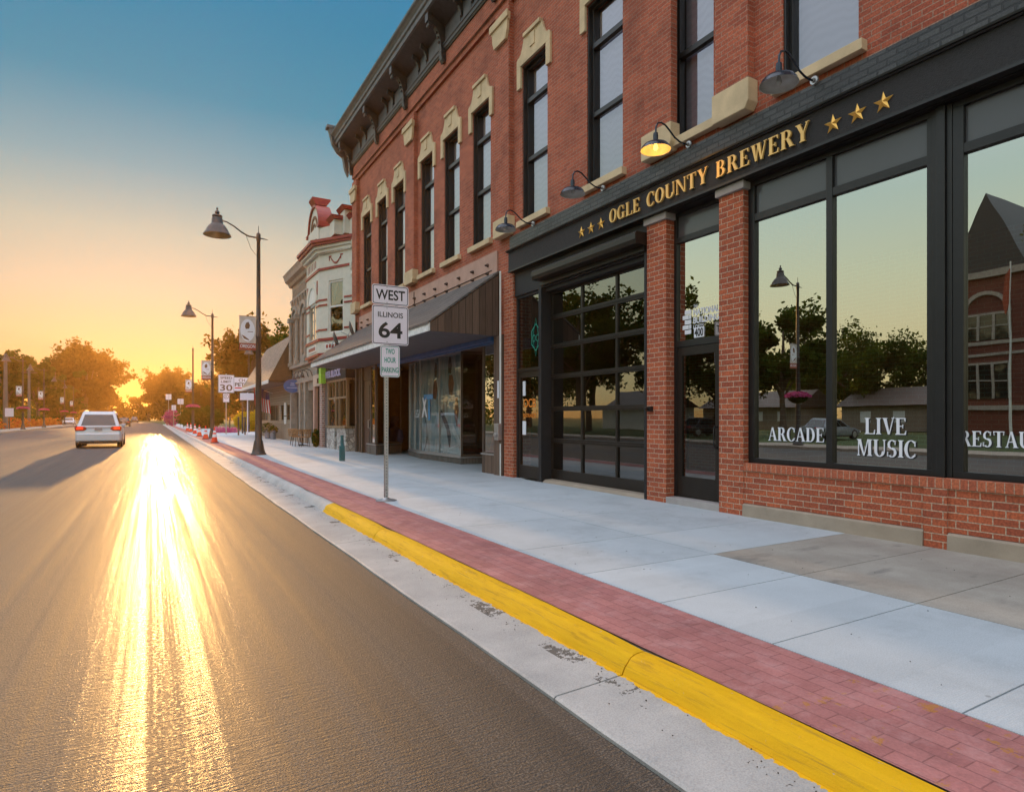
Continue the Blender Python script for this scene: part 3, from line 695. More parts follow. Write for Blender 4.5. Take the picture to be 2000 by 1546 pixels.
# ---- brewery shopfront
b = MB(); b.box(6.93, 7.0, -3, 12.1, 5.225, 5.53); obj('painted_brick_band', b, M['brick_paint'], NB, bevel=.004)
b = MB(); b.box(6.905, 7.0, -3, 12.1, 4.77, 5.18); obj('sign_band', b, M['stucco'], NB)
b = MB(); b.prism([(7.0, 5.18), (6.88, 5.18), (6.87, 5.195), (6.845, 5.20), (6.84, 5.222), (6.93, 5.224), (7.0, 5.224)], 'y', -3, 12.14)
b.box(6.885, 7.0, -3, 12.1, 4.735, 4.77); obj('band_trim', b, M['black'], NB)
# lintel zone behind
b = MB(); b.box(7.0, 7.5, -3, 12.02, 4.72, 4.735); obj('lintel', b, M['black'], NB)
for a, c, x in ((7.26, 7.70, 7.0), (5.77, 6.19, 6.985), (12.03, 12.45, 6.985)):
    obj('brick_pier', MB().box(x, 7.45, a, c, .15, 4.62 if a < 12 else 4.75), M['brick_new'], NB, bevel=.004)
    if a < 12: obj('pier_cap', MB().box(x-.045, 7.45, a-.035, c+.035, 4.622, 4.733), M['capstone'], NB, bevel=.008)
# left bay: black panel, side door, overhead door
b = MB(); b.box(7.03, 7.12, 7.70, 12.03, 4.20, 4.72); b.box(6.99, 7.40, 10.88, 10.985, .15, 4.20); b.box(6.99, 7.40, 7.70, 7.755, .15, 4.20); b.box(7.10, 7.4, 7.755, 10.88, 4.12, 4.20)
b.box(7.07, 7.12, 10.985, 12.03, 4.14, 4.20); b.box(7.07, 7.12, 11.97, 12.03, .15, 4.14)
obj('bay_surround', b, M['blackmatte'], NB, bevel=.004)
b = MB(); b.prism([(7.03, 4.53), (6.80, 4.53), (6.77, 4.50), (6.77, 4.40), (6.79, 4.33), (7.03, 4.33)], 'y', 7.72, 10.92)
b.box(6.97, 7.03, 7.74, 10.9, 4.23, 4.33)
obj('shutter_box', b, M['bronze'], NB, bevel=.004)
gd = MB(); cy = [7.755, 8.76, 9.81, 10.86]; cz = [.30, 1.02, 1.68, 2.35, 2.98, 3.59, 4.12]; X = 7.24
gd.box(X, X+.05, 7.755, 10.88, .22, .42)
for z in cz[1:]: gd.box(X-.005, X+.05, 7.755, 10.88, z-.045, z+.045)
for z in cz[1:-1]: gd.box(X-.02, X-.005, 7.757, 10.878, z-.006, z+.006)
for y in cy: gd.box(X, X+.049, y-.03 if y > 7.8 else y, y+.03 if y < 10.8 else 10.88, .42, 4.1)
G_ = obj('overhead_door', gd, M['bronze'], NB, bevel=.003)
gp = MB()
zl = [.42] + cz[1:]
for i in range(3):
    for j in range(6):
        y0, y1, z0, z1 = cy[i]+.03, cy[i+1]-.03, zl[j]+(.045 if j else 0), zl[j+1]-.045; q = random.uniform(-.004, .004)
        gp.quad((X+.03+q, y1, z0), (X+.03-q, y0, z0), (X+.03-q, y0, z1), (X+.03+q, y1, z1))
obj('pane', gp, M['glass_dark'], G_)
obj('threshold', MB().prism([(7.02, .15), (7.08, .21), (7.4, .225), (7.4, .15)], 'y', 7.756, 10.88), M['ledge'], NB, bevel=.006)
def glassdoor(y0, y1, z0, z1, x, bar=.08, kick=.28, head=.12, hinge='L'):
    f = MB(); f.box(x, x+.05, y0, y0+bar, z0, z1); f.box(x, x+.05, y1-bar, y1, z0, z1)
    f.box(x, x+.05, y0+bar, y1-bar, z0, z0+kick); f.box(x, x+.05, y0+bar, y1-bar, z1-head, z1)
    D = obj('door', f, M['bronze'], NB, bevel=.004)
    obj('pane', MB().quad((x+.03, y1-bar, z0+kick), (x+.03, y0+bar, z0+kick), (x+.03, y0+bar, z1-head), (x+.03, y1-bar, z1-head)), M['glass_dark'], D)
    h = MB(); hy = y0+.05 if hinge == 'L' else y1-.05
    h.tube([(x, hy+.0, 1.06), (x-.05, hy+.005, 1.06), (x-.06, hy+.01, 1.09), (x-.06, hy+.01, 1.33), (x-.05, hy+.005, 1.36), (x, hy, 1.36)], .011, 8)
    obj('handle', h, M['black'], D, smooth=True)
    return D
D1 = glassdoor(10.99, 11.96, .17, 2.50, 7.085)
fr = MB(); fr.box(7.06, 7.13, 10.985, 11.97, 2.505, 2.58)
T1 = obj('transom_window', fr, M['bronze'], NB)
obj('pane', MB().quad((7.11, 11.97, 2.58), (7.11, 10.985, 2.58), (7.11, 10.985, 4.14), (7.11, 11.97, 4.14)), M['glass_dark'], T1)
obj('lettering', sans('OCB', .19, .50, .003, (7.112, 11.78, 1.72), RY, .01), M['orange_sign'], D1)
obj('small_lettering', sans('ENTRANCE', .085, .52, .003, (7.112, 11.78, 1.50), RY), M['orange_sign'], D1)
n_ = MB(); n_.box(7.105, 7.112, 11.70, 11.81, 1.98, 2.30); n_.box(7.105, 7.112, 11.68, 11.82, 1.12, 1.42)
obj('notice', n_, M['white'], D1)
# diamond decal on the transom
dm = MB()
def ring(mb, cy, cz, ry, rz, t, x, k=4, ph=90):
    pts = [(cy+ry*math.cos(R(ph+360/k*i)), cz+rz*math.sin(R(ph+360/k*i))) for i in range(k)]; ins = [(cy+(ry-t)*math.cos(R(ph+360/k*i)), cz+(rz-t)*math.sin(R(ph+360/k*i))) for i in range(k)]
    for i in range(k):
        j = (i+1) % k; mb.quad((x, *pts[i]), (x, *ins[i]), (x, *ins[j]), (x, *pts[j]))
ring(dm, 11.27, 3.22, .20, .30, .03, 7.105, 6); ring(dm, 11.27, 3.22, .13, .42, .02, 7.103, 4); ring(dm, 11.33, 3.2, .06, .08, .02, 7.101, 12); ring(dm, 11.2, 3.2, .06, .08, .02, 7.101, 12)
obj('decal', dm, M['signgreen'], T1)
# entrance 400
obj('step', MB().box(6.99, 7.45, 6.192, 7.258, .15, .255), M['capstone'], NB, bevel=.008)
fr = MB(); x = 7.17
fr.box(x, x+.08, 7.20, 7.259, .256, 4.72); fr.box(x, x+.08, 6.192, 6.34, .256, 4.72)
fr.box(x, x+.08, 6.34, 7.20, 2.60, 2.70); fr.box(x, x+.08, 6.34, 7.20, 4.24, 4.33); fr.box(x, x+.08, 6.34, 7.20, 4.66, 4.72)
T2 = obj('entrance_frame', fr, M['black'], NB, bevel=.004)
obj('pane', MB().quad((7.21, 7.2, 2.70), (7.21, 6.34, 2.70), (7.21, 6.34, 4.24), (7.21, 7.2, 4.24)), M['glass'], T2)
obj('panel', MB().quad((7.21, 7.2, 4.33), (7.21, 6.34, 4.33), (7.21, 6.34, 4.66), (7.21, 7.2, 4.66)), M['transom'], T2)
D2 = glassdoor(6.345, 7.195, .262, 2.595, 7.18, .09, .32, .13)
obj('number_plate', MB().box(7.198, 7.207, 6.665, 6.865, 2.72, 2.875), M['white'], T2)
obj('number', sans('400', .125, .17, .003, (7.197, 6.85, 2.735), RY, .02), M['signblack'], T2)
lt = MB(); lt.merge(sans('THE', .045, .08, .002, (7.207, 6.88, 3.185), RY)); lt.merge(sans('NATIONAL', .10, .50, .002, (7.207, 6.885, 3.065), RY, .02)); lt.merge(sans('BUILDING', .10, .50, .002, (7.207, 6.885, 2.94), RY, .02)); lt.merge(sans('LOFTS', .06, .21, .002, (7.207, 6.885, 2.86), RY))
for i, (a, c) in enumerate((((6.93, 7.06),), ((6.93, 6.965), (6.98, 7.10)), ((6.93, 7.055),), ((6.93, 6.965), (6.98, 7.10)), ((6.93, 7.055),))[::1] and [(0, 0)]*0): pass
rows = [[(6.93, 7.06)], [(6.93, 6.968), (6.98, 7.105)], [(6.93, 7.06)], [(6.93, 6.968), (6.98, 7.105)], [(6.93, 7.06)]]
for i, rw in enumerate(rows):
    z = 3.165 - .077*i
    for a, c in rw: lt.box(7.203, 7.207, a, c, z-.064, z)
obj('lettering', lt, M['white'], T2)
# display windows
def bigwin(ya, yb, mull):
    """frame between ya (near) and yb (far); mull = list of mullion centres"""
    f = MB(); x0, x1 = 7.09, 7.19
    f.box(x0, x1, ya, yb, .882, .95); f.box(x0, x1, ya, yb, 4.655, 4.72); f.box(x0+.003, x1, ya, yb, 4.17, 4.27)
    edges = [ya] + mull + [yb]; 
    f.box(x0-.003, x1, ya, ya+.05, .95, 4.655); f.box(x0-.003, x1, yb-.10, yb, .95, 4.655)
    for m_ in mull: f.box(x0-.004, x1+.05, m_-.04, m_+.04, .95, 4.655)
    F_ = obj('display_window', f, M['black'], NB, bevel=.004)
    cuts = [ya+.05] + [q for m_ in mull for q in (m_-.04, m_+.04)] + [yb-.10]
    p = MB(); t = MB()
    for a, c in zip(cuts[::2], cuts[1::2]):
        p.quad((7.135, c, .95), (7.135, a, .95), (7.135, a, 4.17), (7.135, c, 4.17)); t.quad((7.135, c, 4.27), (7.135, a, 4.27), (7.135, a, 4.655), (7.135, c, 4.655))
    obj('pane', p, M['glass'], F_); obj('transom_panel', t, M['transom'], F_)
    return F_
F1 = bigwin(3.445, 5.77, [4.59]); F2 = bigwin(.95, 3.25, []); F3 = bigwin(-1.6, .75, [-.4])
for y in (3.25, .75):
    q = MB(); q.box(7.05, 7.21, y+.055, y+.14, .88, 4.72); q.box(7.08, 7.2, y+.001, y+.055, .882, 4.718); q.box(7.08, 7.2, y+.14, y+.194, .882, 4.718); obj('window_post', q, M['black'], NB, bevel=.005)
for F_, txt, ya, yb, z, h in ((F1, 'ARCADE', 5.48, 4.68, 1.195, .175), (F1, 'LIVE', 4.18, 3.72, 1.31, .185), (F1, 'MUSIC', 4.27, 3.62, 1.06, .19), (F2, 'RESTAURANT', 3.20, 2.17, 1.21, .155)):
    w_ = MB(); s_ = MB()
    for l_ in serif_word(txt, h, ya-yb, .003, (7.131, ya, z), RY, .06): w_.merge(l_)
    for l_ in serif_word(txt, h, ya-yb, .0005, (7.1335, ya-.012, z-.010), RY, .06): s_.merge(l_)
    obj('lettering', w_, M['white'], F_); obj('lettering_shadow', s_, M['signblack'], F_)
obj('low_wall', MB().box(7.0, 7.3, -3, 5.77, .335, .775), M['brick_new'], NB)
obj('rowlock_cap', MB().box(6.975, 7.3, -3, 5.76, .777, .88), M['rowlock'], NB, bevel=.005)
b = MB(); b.prism([(6.99, .33), (6.965, .31), (6.955, .13), (7.3, .13), (7.3, .33)], 'y', 3.475, 5.768); b.prism([(6.99, .33), (6.965, .31), (6.955, .13), (7.3, .13), (7.3, .33)], 'y', -3, 3.245)
obj('concrete_base', b, M['ledge'], NB, bevel=.004)
obj('brick_toothing', MB().box(6.975, 7.3, 3.25, 3.47, .14, .776), M['brick_new'], NB)
# dark room behind the brewery glass, with a brick wall inside
rm = MB(); x0, x1, y0, y1, z0, z1 = 7.46, 12.4, -2.9, 12.0, .16, 4.70
rm.quad((x0, y0, z1), (x0, y1, z1), (x1, y1, z1), (x1, y0, z1)); rm.quad((x0, y1, z0), (x0, y1, z1), (x1, y1, z1), (x1, y1, z0)); rm.quad((x0, y0, z0), (x1, y0, z0), (x1, y0, z1), (x0, y0, z1))
obj('interior_wall', rm, M['dark'], NB); obj('interior_floor', MB().quad((7.3, y0, z0), (x1, y0, z0), (x1, y1, z0), (7.3, y1, z0)), M['room_floor'], NB)
obj('interior_brick_wall', MB().quad((x1, y0, z0), (x1, y1, z0), (x1, y1, z1), (x1, y0, z1)).box(7.46, 9.0, 5.80, 5.95, .16, 4.7), M['brick_new'], NB)

# ---- neighbouring shopfront under the shingled awning
b = MB(); b.prism([(7.0, 4.93), (5.20, 3.60), (5.20, 3.55), (7.0, 4.87)], 'y', 12.66, 24.25); AW = obj('awning', b, M['shingle'], NB)
b = MB(); b.prism([(5.22, 3.575), (5.22, 3.40), (5.26, 3.40), (5.26, 3.60)], 'y', 12.68, 24.23); b.box(5.2, 6.99, 24.235, 24.25, 3.4, 3.55); obj('fascia', b, M['fascia'], AW)
sf = MB()
for i in range(14):
    x = 5.265+i*.125; sf.box(x, x+.118, 12.70, 24.23, 3.405, 3.42)
obj('soffit', sf, M['soffit'], AW)
obj('gable_boards', MB().prism([(7.0, 3.39), (5.27, 3.40), (5.27, 3.58), (7.0, 4.85)], 'y', 12.67, 12.699), M['barn'], AW)
b = MB(); b.box(6.90, 6.97, 12.9, 21.5, 3.30, 3.405); b.box(6.97, 7.0, 12.9, 21.5, 3.24, 3.405); obj('blue_trim', b, M['blue'], NB, bevel=.01)
obj('light_panel', MB().box(6.965, 7.0, 12.75, 23.95, 4.80, 5.40), M['pink'], NB)
for i in range(14):
    for z in (5.14, 4.94):
        y = 13.19+.795*i; q = MB(); q.cyl((6.966, y, z), (6.92, y, z), .045, .035, 10); q.cyl((6.92, y, z), (6.88, y, z-.01), .028, .02, 8); obj('bulb_socket', q, M['rust'], NB)
q = MB(); q.tube([(6.96, 18.05, 5.35), (6.955, 18.05, 5.2), (6.955, 18.0, 5.0), (6.955, 18.15, 4.95)], .015, 6); q.tube([(6.96, 13.0, 4.98), (6.955, 15, 4.965), (6.955, 18, 4.955), (6.955, 23, 4.955)], .012, 6); obj('conduit', q, M['rust'], NB)
b = MB(); b.box(6.94, 7.1, 12.455, 12.86, .15, 3.39); obj('board_pier', b, M['barn'], NB, bevel=.004)
q = MB(); q.cyl((6.92, 12.50, 1.05), (6.92, 12.50, 4.86), .022, n=8); q.cyl((6.92, 12.5, .16), (6.92, 12.5, .9), .016, n=8); obj('downpipe', q, M['wht_paint'], NB, smooth=True)
q = MB(); q.box(6.84, 6.94, 12.47, 12.66, .98, 1.36); q.cyl((6.84, 12.57, 1.1), (6.80, 12.57, 1.1), .05, n=12); obj('meter_box', q, M['galv'], NB, bevel=.008)
obj('paper_notice', MB().box(6.935, 6.94, 12.60, 12.68, 1.95, 2.35), M['white'], NB)
def panel(p, q, z0, z1, name_f, frame=.05, mat=None, fm=None, par=NB, split=0, depth=.06):
    """glazed panel standing on the plan segment p->q (viewer's right = q)"""
    P, Q = Vector((*p, 0)), Vector((*q, 0)); L = (Q-P).length; B = basis((p[0], p[1], 0), (Q-P).normalized(), UP)
    f = MB(); f.box(0, frame, z0, z1, -depth, 0); f.box(L-frame, L, z0, z1, -depth, 0); f.box(frame, L-frame, z0, z0+frame, -depth, 0); f.box(frame, L-frame, z1-frame, z1, -depth, 0)
    for i in range(split):
        xx = L*(i+1)/(split+1); f.box(xx-frame*.4, xx+frame*.4, z0+frame, z1-frame, -depth, 0)
    F_ = obj(name_f, f.xf(B), fm or M['brownwood'], par)
    g_ = MB(); g_.quad((frame, z0+frame, -depth/2), (L-frame, z0+frame, -depth/2), (L-frame, z1-frame, -depth/2), (frame, z1-frame, -depth/2))
    obj('pane', g_.xf(B), mat or M['glass'], F_)
    return F_, B, L
P = [(9.2, 21.3), (7.9, 21.0), (7.60, 19.2), (7.67, 16.2), (9.2, 15.9)]
b = MB(); b.prism([P[0], P[1], P[2], P[3], P[4]], 'z', .155, .33); obj('plinth', b, M['plinth'], NB)
b = MB(); b.prism([P[0], (7.87, 21.03), (7.56, 19.2), (7.63, 16.16), P[4]], 'z', .332, .37); obj('window_ledge', b, M['galv'], NB)
M['glass_clear'] = glass_mat('poster_glass', .04, (.9, .92, .92))
bw1 = panel(P[1], P[2], .372, 3.40, 'poster_window', .045, M['glass_clear'], split=1, fm=M['galv'])
bw2 = panel(P[2], P[3], .372, 3.40, 'poster_window', .045, M['glass_clear'], split=1, fm=M['galv'])
panel(P[3], P[4], .372, 3.40, 'return_window', .06, M['glass_dark'])
for F_, B, L in (bw1, bw2): obj('poster', MB().quad((.03, .4, -.045), (L-.03, .4, -.045), (L-.03, 3.37, -.045), (.03, 3.37, -.045)).xf(B), M['poster'], F_)
# lettering and shapes printed on the poster
F_, B, L = bw2
def onp(mb, B, z=-.026): return mb.xf(B @ Matrix.Translation((0, 0, z)))
xs = MB(); xs.prism([(.10, 1.50), (.22, 1.50), (.52, 2.15), (.40, 2.15)], 'z', 0, .002); xs.prism([(.46, 1.50), (.57, 1.50), (.24, 2.15), (.13, 2.15)], 'z', 0, .0025)
obj('white_mark', onp(xs, B), M['white'], F_)
ts = MB(); ts.prism([(.62, 1.42), (.78, 1.42), (.78, 2.06), (.62, 2.06)], 'z', 0, .002); ts.prism([(.30, 2.08), (1.0, 2.08), (1.0, 2.24), (.30, 2.24)], 'z', 0, .002)
obj('blue_mark', onp(ts, B), plain('bright_blue', (.02, .28, .62), .4, bump=0), F_)
def blob(mb, pts): mb.prism(pts, 'z', 0, .001)
hr = MB(); blob(hr, [(1.08, 2.78), (1.22, 2.74), (1.27, 2.95), (1.24, 3.18), (1.13, 3.22), (1.07, 3.0)]); blob(hr, [(2.08, 2.84), (2.26, 2.80), (2.33, 3.05), (2.26, 3.3), (2.14, 3.32), (2.06, 3.1)])
blob(hr, [(1.50, 1.62), (1.62, 1.50), (1.95, 1.12), (2.12, .62), (2.20, .60), (2.26, .98), (2.05, 1.35), (1.75, 1.62), (1.55, 1.75)])
for k_ in range(9):
    a0, a1 = R(-60+k_*14), R(-46+k_*14); blob(hr, [(-.1+.62*math.cos(a0), 1.0+.75*math.sin(a0)), (-.1+.62*math.cos(a1), 1.0+.75*math.sin(a1)), (-.1+.57*math.cos(a1), 1.0+.69*math.sin(a1)), (-.1+.57*math.cos(a0), 1.0+.69*math.sin(a0))])
obj('printed_figure', onp(hr, B, -.043), plain('washed_print_dark', (.08, .08, .085), .4, var=.5, scale=9, bump=0), F_)
ts2 = MB(); blob(ts2, [(.95, 2.1), (1.2, 2.06), (1.30, 2.4), (1.26, 2.68), (1.04, 2.7), (.97, 2.4)]); blob(ts2, [(2.12, 2.2), (2.35, 2.16), (2.46, 2.5), (2.36, 2.76), (2.14, 2.78), (2.08, 2.5)]); blob(ts2, [(2.48, 1.6), (2.66, 1.2), (2.78, 1.7), (2.70, 2.1), (2.55, 2.05)])
obj('printed_vest', onp(ts2, B, -.0428), plain('washed_print_rust', (.26, .12, .08), .4, var=.4, scale=8, bump=0), F_)
wl = MB(); blob(wl, [(2.3, 1.1), (2.9, .62), (2.95, .75), (2.4, 1.3)]); blob(wl, [(2.42, 3.3), (2.5, 3.3), (2.95, 1.5), (2.89, 1.5)]); blob(wl, [(1.22, 2.7), (1.29, 2.68), (1.5, 1.9), (1.45, 1.88)]); blob(wl, [(1.4, .5), (2.9, .42), (2.9, .46), (1.4, .56)]); blob(wl, [(1.7, .42), (2.9, .74), (2.9, .78), (1.7, .46)])
obj('printed_highlight', onp(wl, B, -.0425), plain('pale_print', (.62, .68, .70), .5, bump=0), F_)
F_, B, L = bw1
obj('lettering', onp(sans('REGA', .26, 1.0, .002, (0, 0, 0), RX).xf(Matrix.Translation((.78, 1.50, 0)) @ Matrix.Rotation(R(-90), 4, 'X')), B), M['white'], F_)
# recessed entrance, near window, far display window and brown door
panel((8.3, 15.9), (8.3, 14.3), .2, 3.4, 'glazed_door', .12, M['glass_dark'])
panel((8.3, 14.3), (7.05, 13.6), .62, 3.3, 'side_window', .06, M['glass'])
panel((7.0, 13.56), (7.0, 12.87), .62, 3.3, 'shop_window', .05, M['glass'])
b = MB(); b.prism([(7.0, 13.58), (7.0, 12.87), (7.3, 12.87), (8.35, 14.3)], 'z', .155, .60); obj('plinth', b, M['barn'], NB)
b = MB(); b.prism([(6.97, 13.60), (6.97, 12.87), (7.3, 12.87), (8.35, 14.28)], 'z', .602, .635); obj('window_ledge', b, M['galv'], NB)
toy = MB(); toy.lathe([(.14, 0), (.1, .2), (.02, .45)], (7.2, 13.3, .64), 12); toy.box(7.15, 7.3, 12.95, 13.12, .64, .92); tag(obj('window_display', toy, M['cone']), 'red and blue bits of a display behind the narrow shop window', 'display')
b = MB(); b.prism([(6.9, 21.62), (8.2, 22.55), (8.2, 22.9), (6.95, 22.9), (6.93, 22.3)], 'z', .155, .50); obj('plinth', b, M['plinth'], NB)
b = MB(); b.prism([(6.87, 21.58), (8.2, 22.52), (8.2, 22.9), (6.92, 22.9), (6.90, 22.3)], 'z', .502, .54); obj('window_ledge', b, M['galv'], NB)
panel((6.93, 22.35), (6.9, 21.62), .54, 3.4, 'shop_window', .05, M['glass'])
panel((6.9, 21.62), (8.2, 22.55), .54, 3.4, 'display_pane', .05, glass_mat('clear_shop_glass', .06, (.75, .72, .68)))
b = MB(); b.box(6.93, 7.05, 22.36, 22.46, .15, 3.4); b.box(6.90, 7.05, 23.35, 23.5, .15, 3.4); b.box(6.93, 7.05, 23.75, 23.85, .15, 3.4); b.box(6.9, 7.06, 24.1, 24.3, .15, 3.4); b.box(6.97, 7.04, 22.46, 23.35, 2.9, 3.4); obj('timber_frame', b, M['brownwood'], NB)
dr = obj('door', MB().box(6.98, 7.03, 22.47, 23.34, .17, 2.88).box(6.96, 6.98, 22.6, 23.2, .4, 1.0).box(6.96, 6.98, 22.6, 23.2, 1.2, 2.7), plain('dark_red_brown_door', (.05, .022, .014), .4), NB)
obj('handle', MB().tube([(6.96, 22.55, 1.1), (6.90, 22.55, 1.12), (6.90, 22.55, 1.4), (6.96, 22.55, 1.42)], .02, 8), M['galv'], dr)
obj('timber_panel', MB().box(7.0, 7.05, 23.5, 24.1, .15, 3.4), M['brownwood'], NB)
rm = MB(); rm.quad((7.02, 12.5, 3.415), (7.02, 24.3, 3.415), (12.3, 24.3, 3.415), (12.3, 12.5, 3.415)); rm.quad((12.3, 12.5, .15), (12.3, 24.3, .15), (12.3, 24.3, 3.42), (12.3, 12.5, 3.42)); rm.quad((7.1, 24.28, .15), (12.3, 24.28, .15), (12.3, 24.28, 3.42), (7.1, 24.28, 3.42)); rm.quad((7.46, 12.47, .15), (12.3, 12.47, .15), (12.3, 12.47, 3.42), (7.46, 12.47, 3.42))
obj('shop_interior', rm, M['warm_int'], NB)
it = MB(); it.lathe([(.0, 1.05), (.14, 1.0), (.16, .8), (.10, .62), (.28, .5), (.33, .2), (.3, 0)], (8.0, 22.75, .54), 14); tag(obj('dress_form', it, plain('blue_cloth', (.05, .06, .14), .9)), 'dark blue draped display form behind the far shop window pane', 'display form')

# ---- brewery sign letters
BS = thing('brewery_sign', (6.905, 6.6, 4.77), 'raised gold serif letters and stars reading OGLE COUNTY BREWERY on the black band', 'sign')
for txt, ya, yb in (('OGLE', 8.50, 7.73), ('COUNTY', 7.56, 6.30), ('BREWERY', 6.14, 4.71)):
    for ch, l_ in zip(txt, serif_word(txt, .225, ya-yb, .028, (6.895, ya, 4.865), RY, .10)): obj('letter', l_, M['goldflat'], BS)
for y in (9.35, 9.06, 8.77, 4.42, 4.13, 3.84): obj('star', star(.115, .035, (6.90, y, 4.935), RY), M['gold'], BS)

# ---- gooseneck lamps
def gooseneck(y, label, lit):
    t = thing('wall_lamp', (6.93, y, 5.565), label, 'wall lamp', 'gooseneck lamps over the brewery sign')
    m = MB(); m.tube([(0,0,0),(-.10,0,-.012),(-.20,0,.0),(-.30,0,.04),(-.40,0,.12),(-.48,0,.175),(-.56,0,.195),(-.63,0,.17),(-.665,0,.11),(-.67,0,.02),(-.67,0,-.03)], .013, 10)
    obj('arm', m, M['enamel'], t, False, True)
    m = MB(); m.cyl((.0,0,0),(-.025,0,0),.055,.05,16); m.cyl((-.025,0,0),(-.05,0,-.006),.028,.022,12); obj('wall_plate', m, M['galv'], t, False, True)
    m = MB(); m.lathe([(.0,.02),(.032,.02),(.036,-.02),(.036,-.09),(.05,-.105),(.11,-.12),(.165,-.145),(.20,-.185),(.213,-.222),(.216,-.226)], (-.67,0,0), 36); sh = obj('lamp_shade', m, M['enamel'], t, False, True)
    m = MB(); m.lathe([(.216,-.226),(.208,-.222),(.195,-.19),(.16,-.153),(.10,-.13),(.03,-.12),(0,-.12)], (-.67,0,0), 36); obj('shade_lining', m, M['enamel_in'], sh, False, True)
    m = MB(); m.lathe([(0,-.235),(.022,-.225),(.034,-.20),(.028,-.165),(.016,-.13)], (-.67,0,0), 14); obj('bulb', m, M['bulb'] if lit else M['enamel_in'], sh, False, True)
    if lit:
        l_ = bpy.data.lights.new('lamp_glow', 'POINT'); l_.energy = 1.6; l_.color = (1, .42, .05); l_.shadow_soft_size = .03
        lo = bpy.data.objects.new('lamp_glow', l_); COL.objects.link(lo); lo.location = (6.93-.67, y, 5.565-.26)
gooseneck(11.08, 'unlit dark gooseneck lamp at the far left end of the brewery sign band', False)
gooseneck(8.74, 'unlit dark gooseneck lamp above the gap between the gold stars and the word OGLE', False)
gooseneck(6.70, 'gooseneck wall lamp that is lit and glows yellow, above COUNTY', True)
gooseneck(4.67, 'unlit gooseneck lamp nearest the viewer, above the end of BREWERY', False)
# small camera box on the pier
q = MB(); q.box(6.93, 7.0, 7.55, 7.66, 1.60, 1.68); q.cyl((6.93, 7.6, 1.64), (6.86, 7.6, 1.64), .025, n=10); tag(obj('door_sensor', q, M['black'], bevel=.004), 'small black sensor box on the brick pier beside the overhead door', 'sensor')

# ------------------------------------------------------------------ cream and red painted oriel building
VB = thing('oriel_building', (6.9, 28, .15), 'cream building with an upstairs bay window and dark red bands beside the brick block', 'building')
obj('upper_body', MB().box(7.02, 20, 24.62, 31.2, 4.0, 8.5), M['cream'], VB); obj('lower_body', MB().box(7.6, 20, 24.62, 31.2, -.05, 3.999), M['cream'], VB)
OP = [(7.02, 25.15), (6.12, 26.95), (6.12, 29.4), (7.02, 31.1)]
def face(p, q): 
    P_, Q_ = Vector((*p, 0)), Vector((*q, 0)); return basis((p[0], p[1], 0), (Q_-P_).normalized(), UP), (Q_-P_).length
FC = [face(OP[1], OP[0]), face(OP[2], OP[1]), face(OP[3], OP[2])]
# solid bay with an opening in the face towards the viewer: build each face as a wall in local (x right, y up) coordinates
def localwall(L, z0, z1, holes, depth=.12):
    t = MB().wall(0, 0, L, z0, z1, holes, depth)
    t.v = [(y, z, -x) for x, y, z in t.v]; t.f = [f[::-1] for f in t.f]; return t
b = MB()
for i, (B, L) in enumerate(FC):
    hs = [(L*.30, L*.74, 5.02, 7.22)] if i == 0 else ([(L*.22, L*.78, 4.9, 6.5)] if i == 1 else [])
    b.merge(localwall(L, 4.1, 8.55, hs).xf(B))
obj('bay_wall', b, M['cream'], VB)
obj('bay_base', MB().prism([(7.02, 25.2), (6.17, 26.97), (6.17, 29.38), (7.02, 31.0)], 'z', 3.98, 4.12).prism([(7.02, 25.1), (6.07, 26.92), (6.07, 29.45), (7.02, 31.15)], 'z', 4.12, 4.22), M['red'], VB)
def grow(e, z0, z1): return MB().prism([(7.02, 25.15-e), (6.12-e, 26.95-e*.6), (6.12-e, 29.4+e*.6), (7.02, 31.1+e)], 'z', z0, z1)
obj('red_band', grow(.05, 4.72, 4.84), M['red'], VB)
obj('red_band', grow(.05, 7.70, 7.80), M['red'], VB)
obj('bay_cornice', grow(.14, 8.42, 8.56).merge(grow(.24, 8.56, 8.68)), M['cream'], VB)
obj('red_band', grow(.34, 8.68, 8.78).merge(grow(.40, 8.78, 8.90)), M['red'], VB)
dn = MB()
B, L = FC[0]
for i in range(22): dn.merge(MB().box(.04+i*L/22, .08+i*L/22, 8.36, 8.42, 0, .09).xf(B))
obj('dentils', dn, M['cream'], VB)
for z in (5.16, 6.20, 6.42):
    m_ = MB()
    for B, L in FC[:2]:
        for a, c in ((0, .26), (.78, 1.0)): m_.merge(MB().box(L*a, L*c, z, z+.07, 0, .03).xf(B))
    obj('red_stripe', m_, M['red'], VB)
B, L = FC[0]
fr = MB(); a, c = L*.30, L*.74
fr.box(a, a+.06, 5.03, 7.21, -.10, -.04); fr.box(c-.06, c, 5.03, 7.21, -.10, -.04); fr.box(a+.06, c-.06, 5.03, 5.1, -.10, -.04); fr.box(a+.06, c-.06, 7.14, 7.21, -.10, -.04); fr.box(a+.06, c-.06, 6.10, 6.17, -.09, -.03)
w_ = obj('sash_window', fr.xf(B), M['wht_paint'], VB)
obj('pane', MB().quad((a+.06, 5.1, -.07), (c-.06, 5.1, -.07), (c-.06, 7.14, -.07), (a+.06, 7.14, -.07)).xf(B), M['glass_dark'], w_)
cu = MB(); cu.add([(a+.06, 7.14, -.2), (a+.36, 7.14, -.2), (a+.25, 6.7, -.2), (a+.08, 6.3, -.2)], [(0,1,2,3)]); cu.add([(c-.06, 7.14, -.2), (c-.3, 7.14, -.2), (c-.2, 6.7, -.2), (c-.07, 6.3, -.2)], [(3,2,1,0)])
obj('curtain', cu.xf(B), M['wht_paint'], w_)
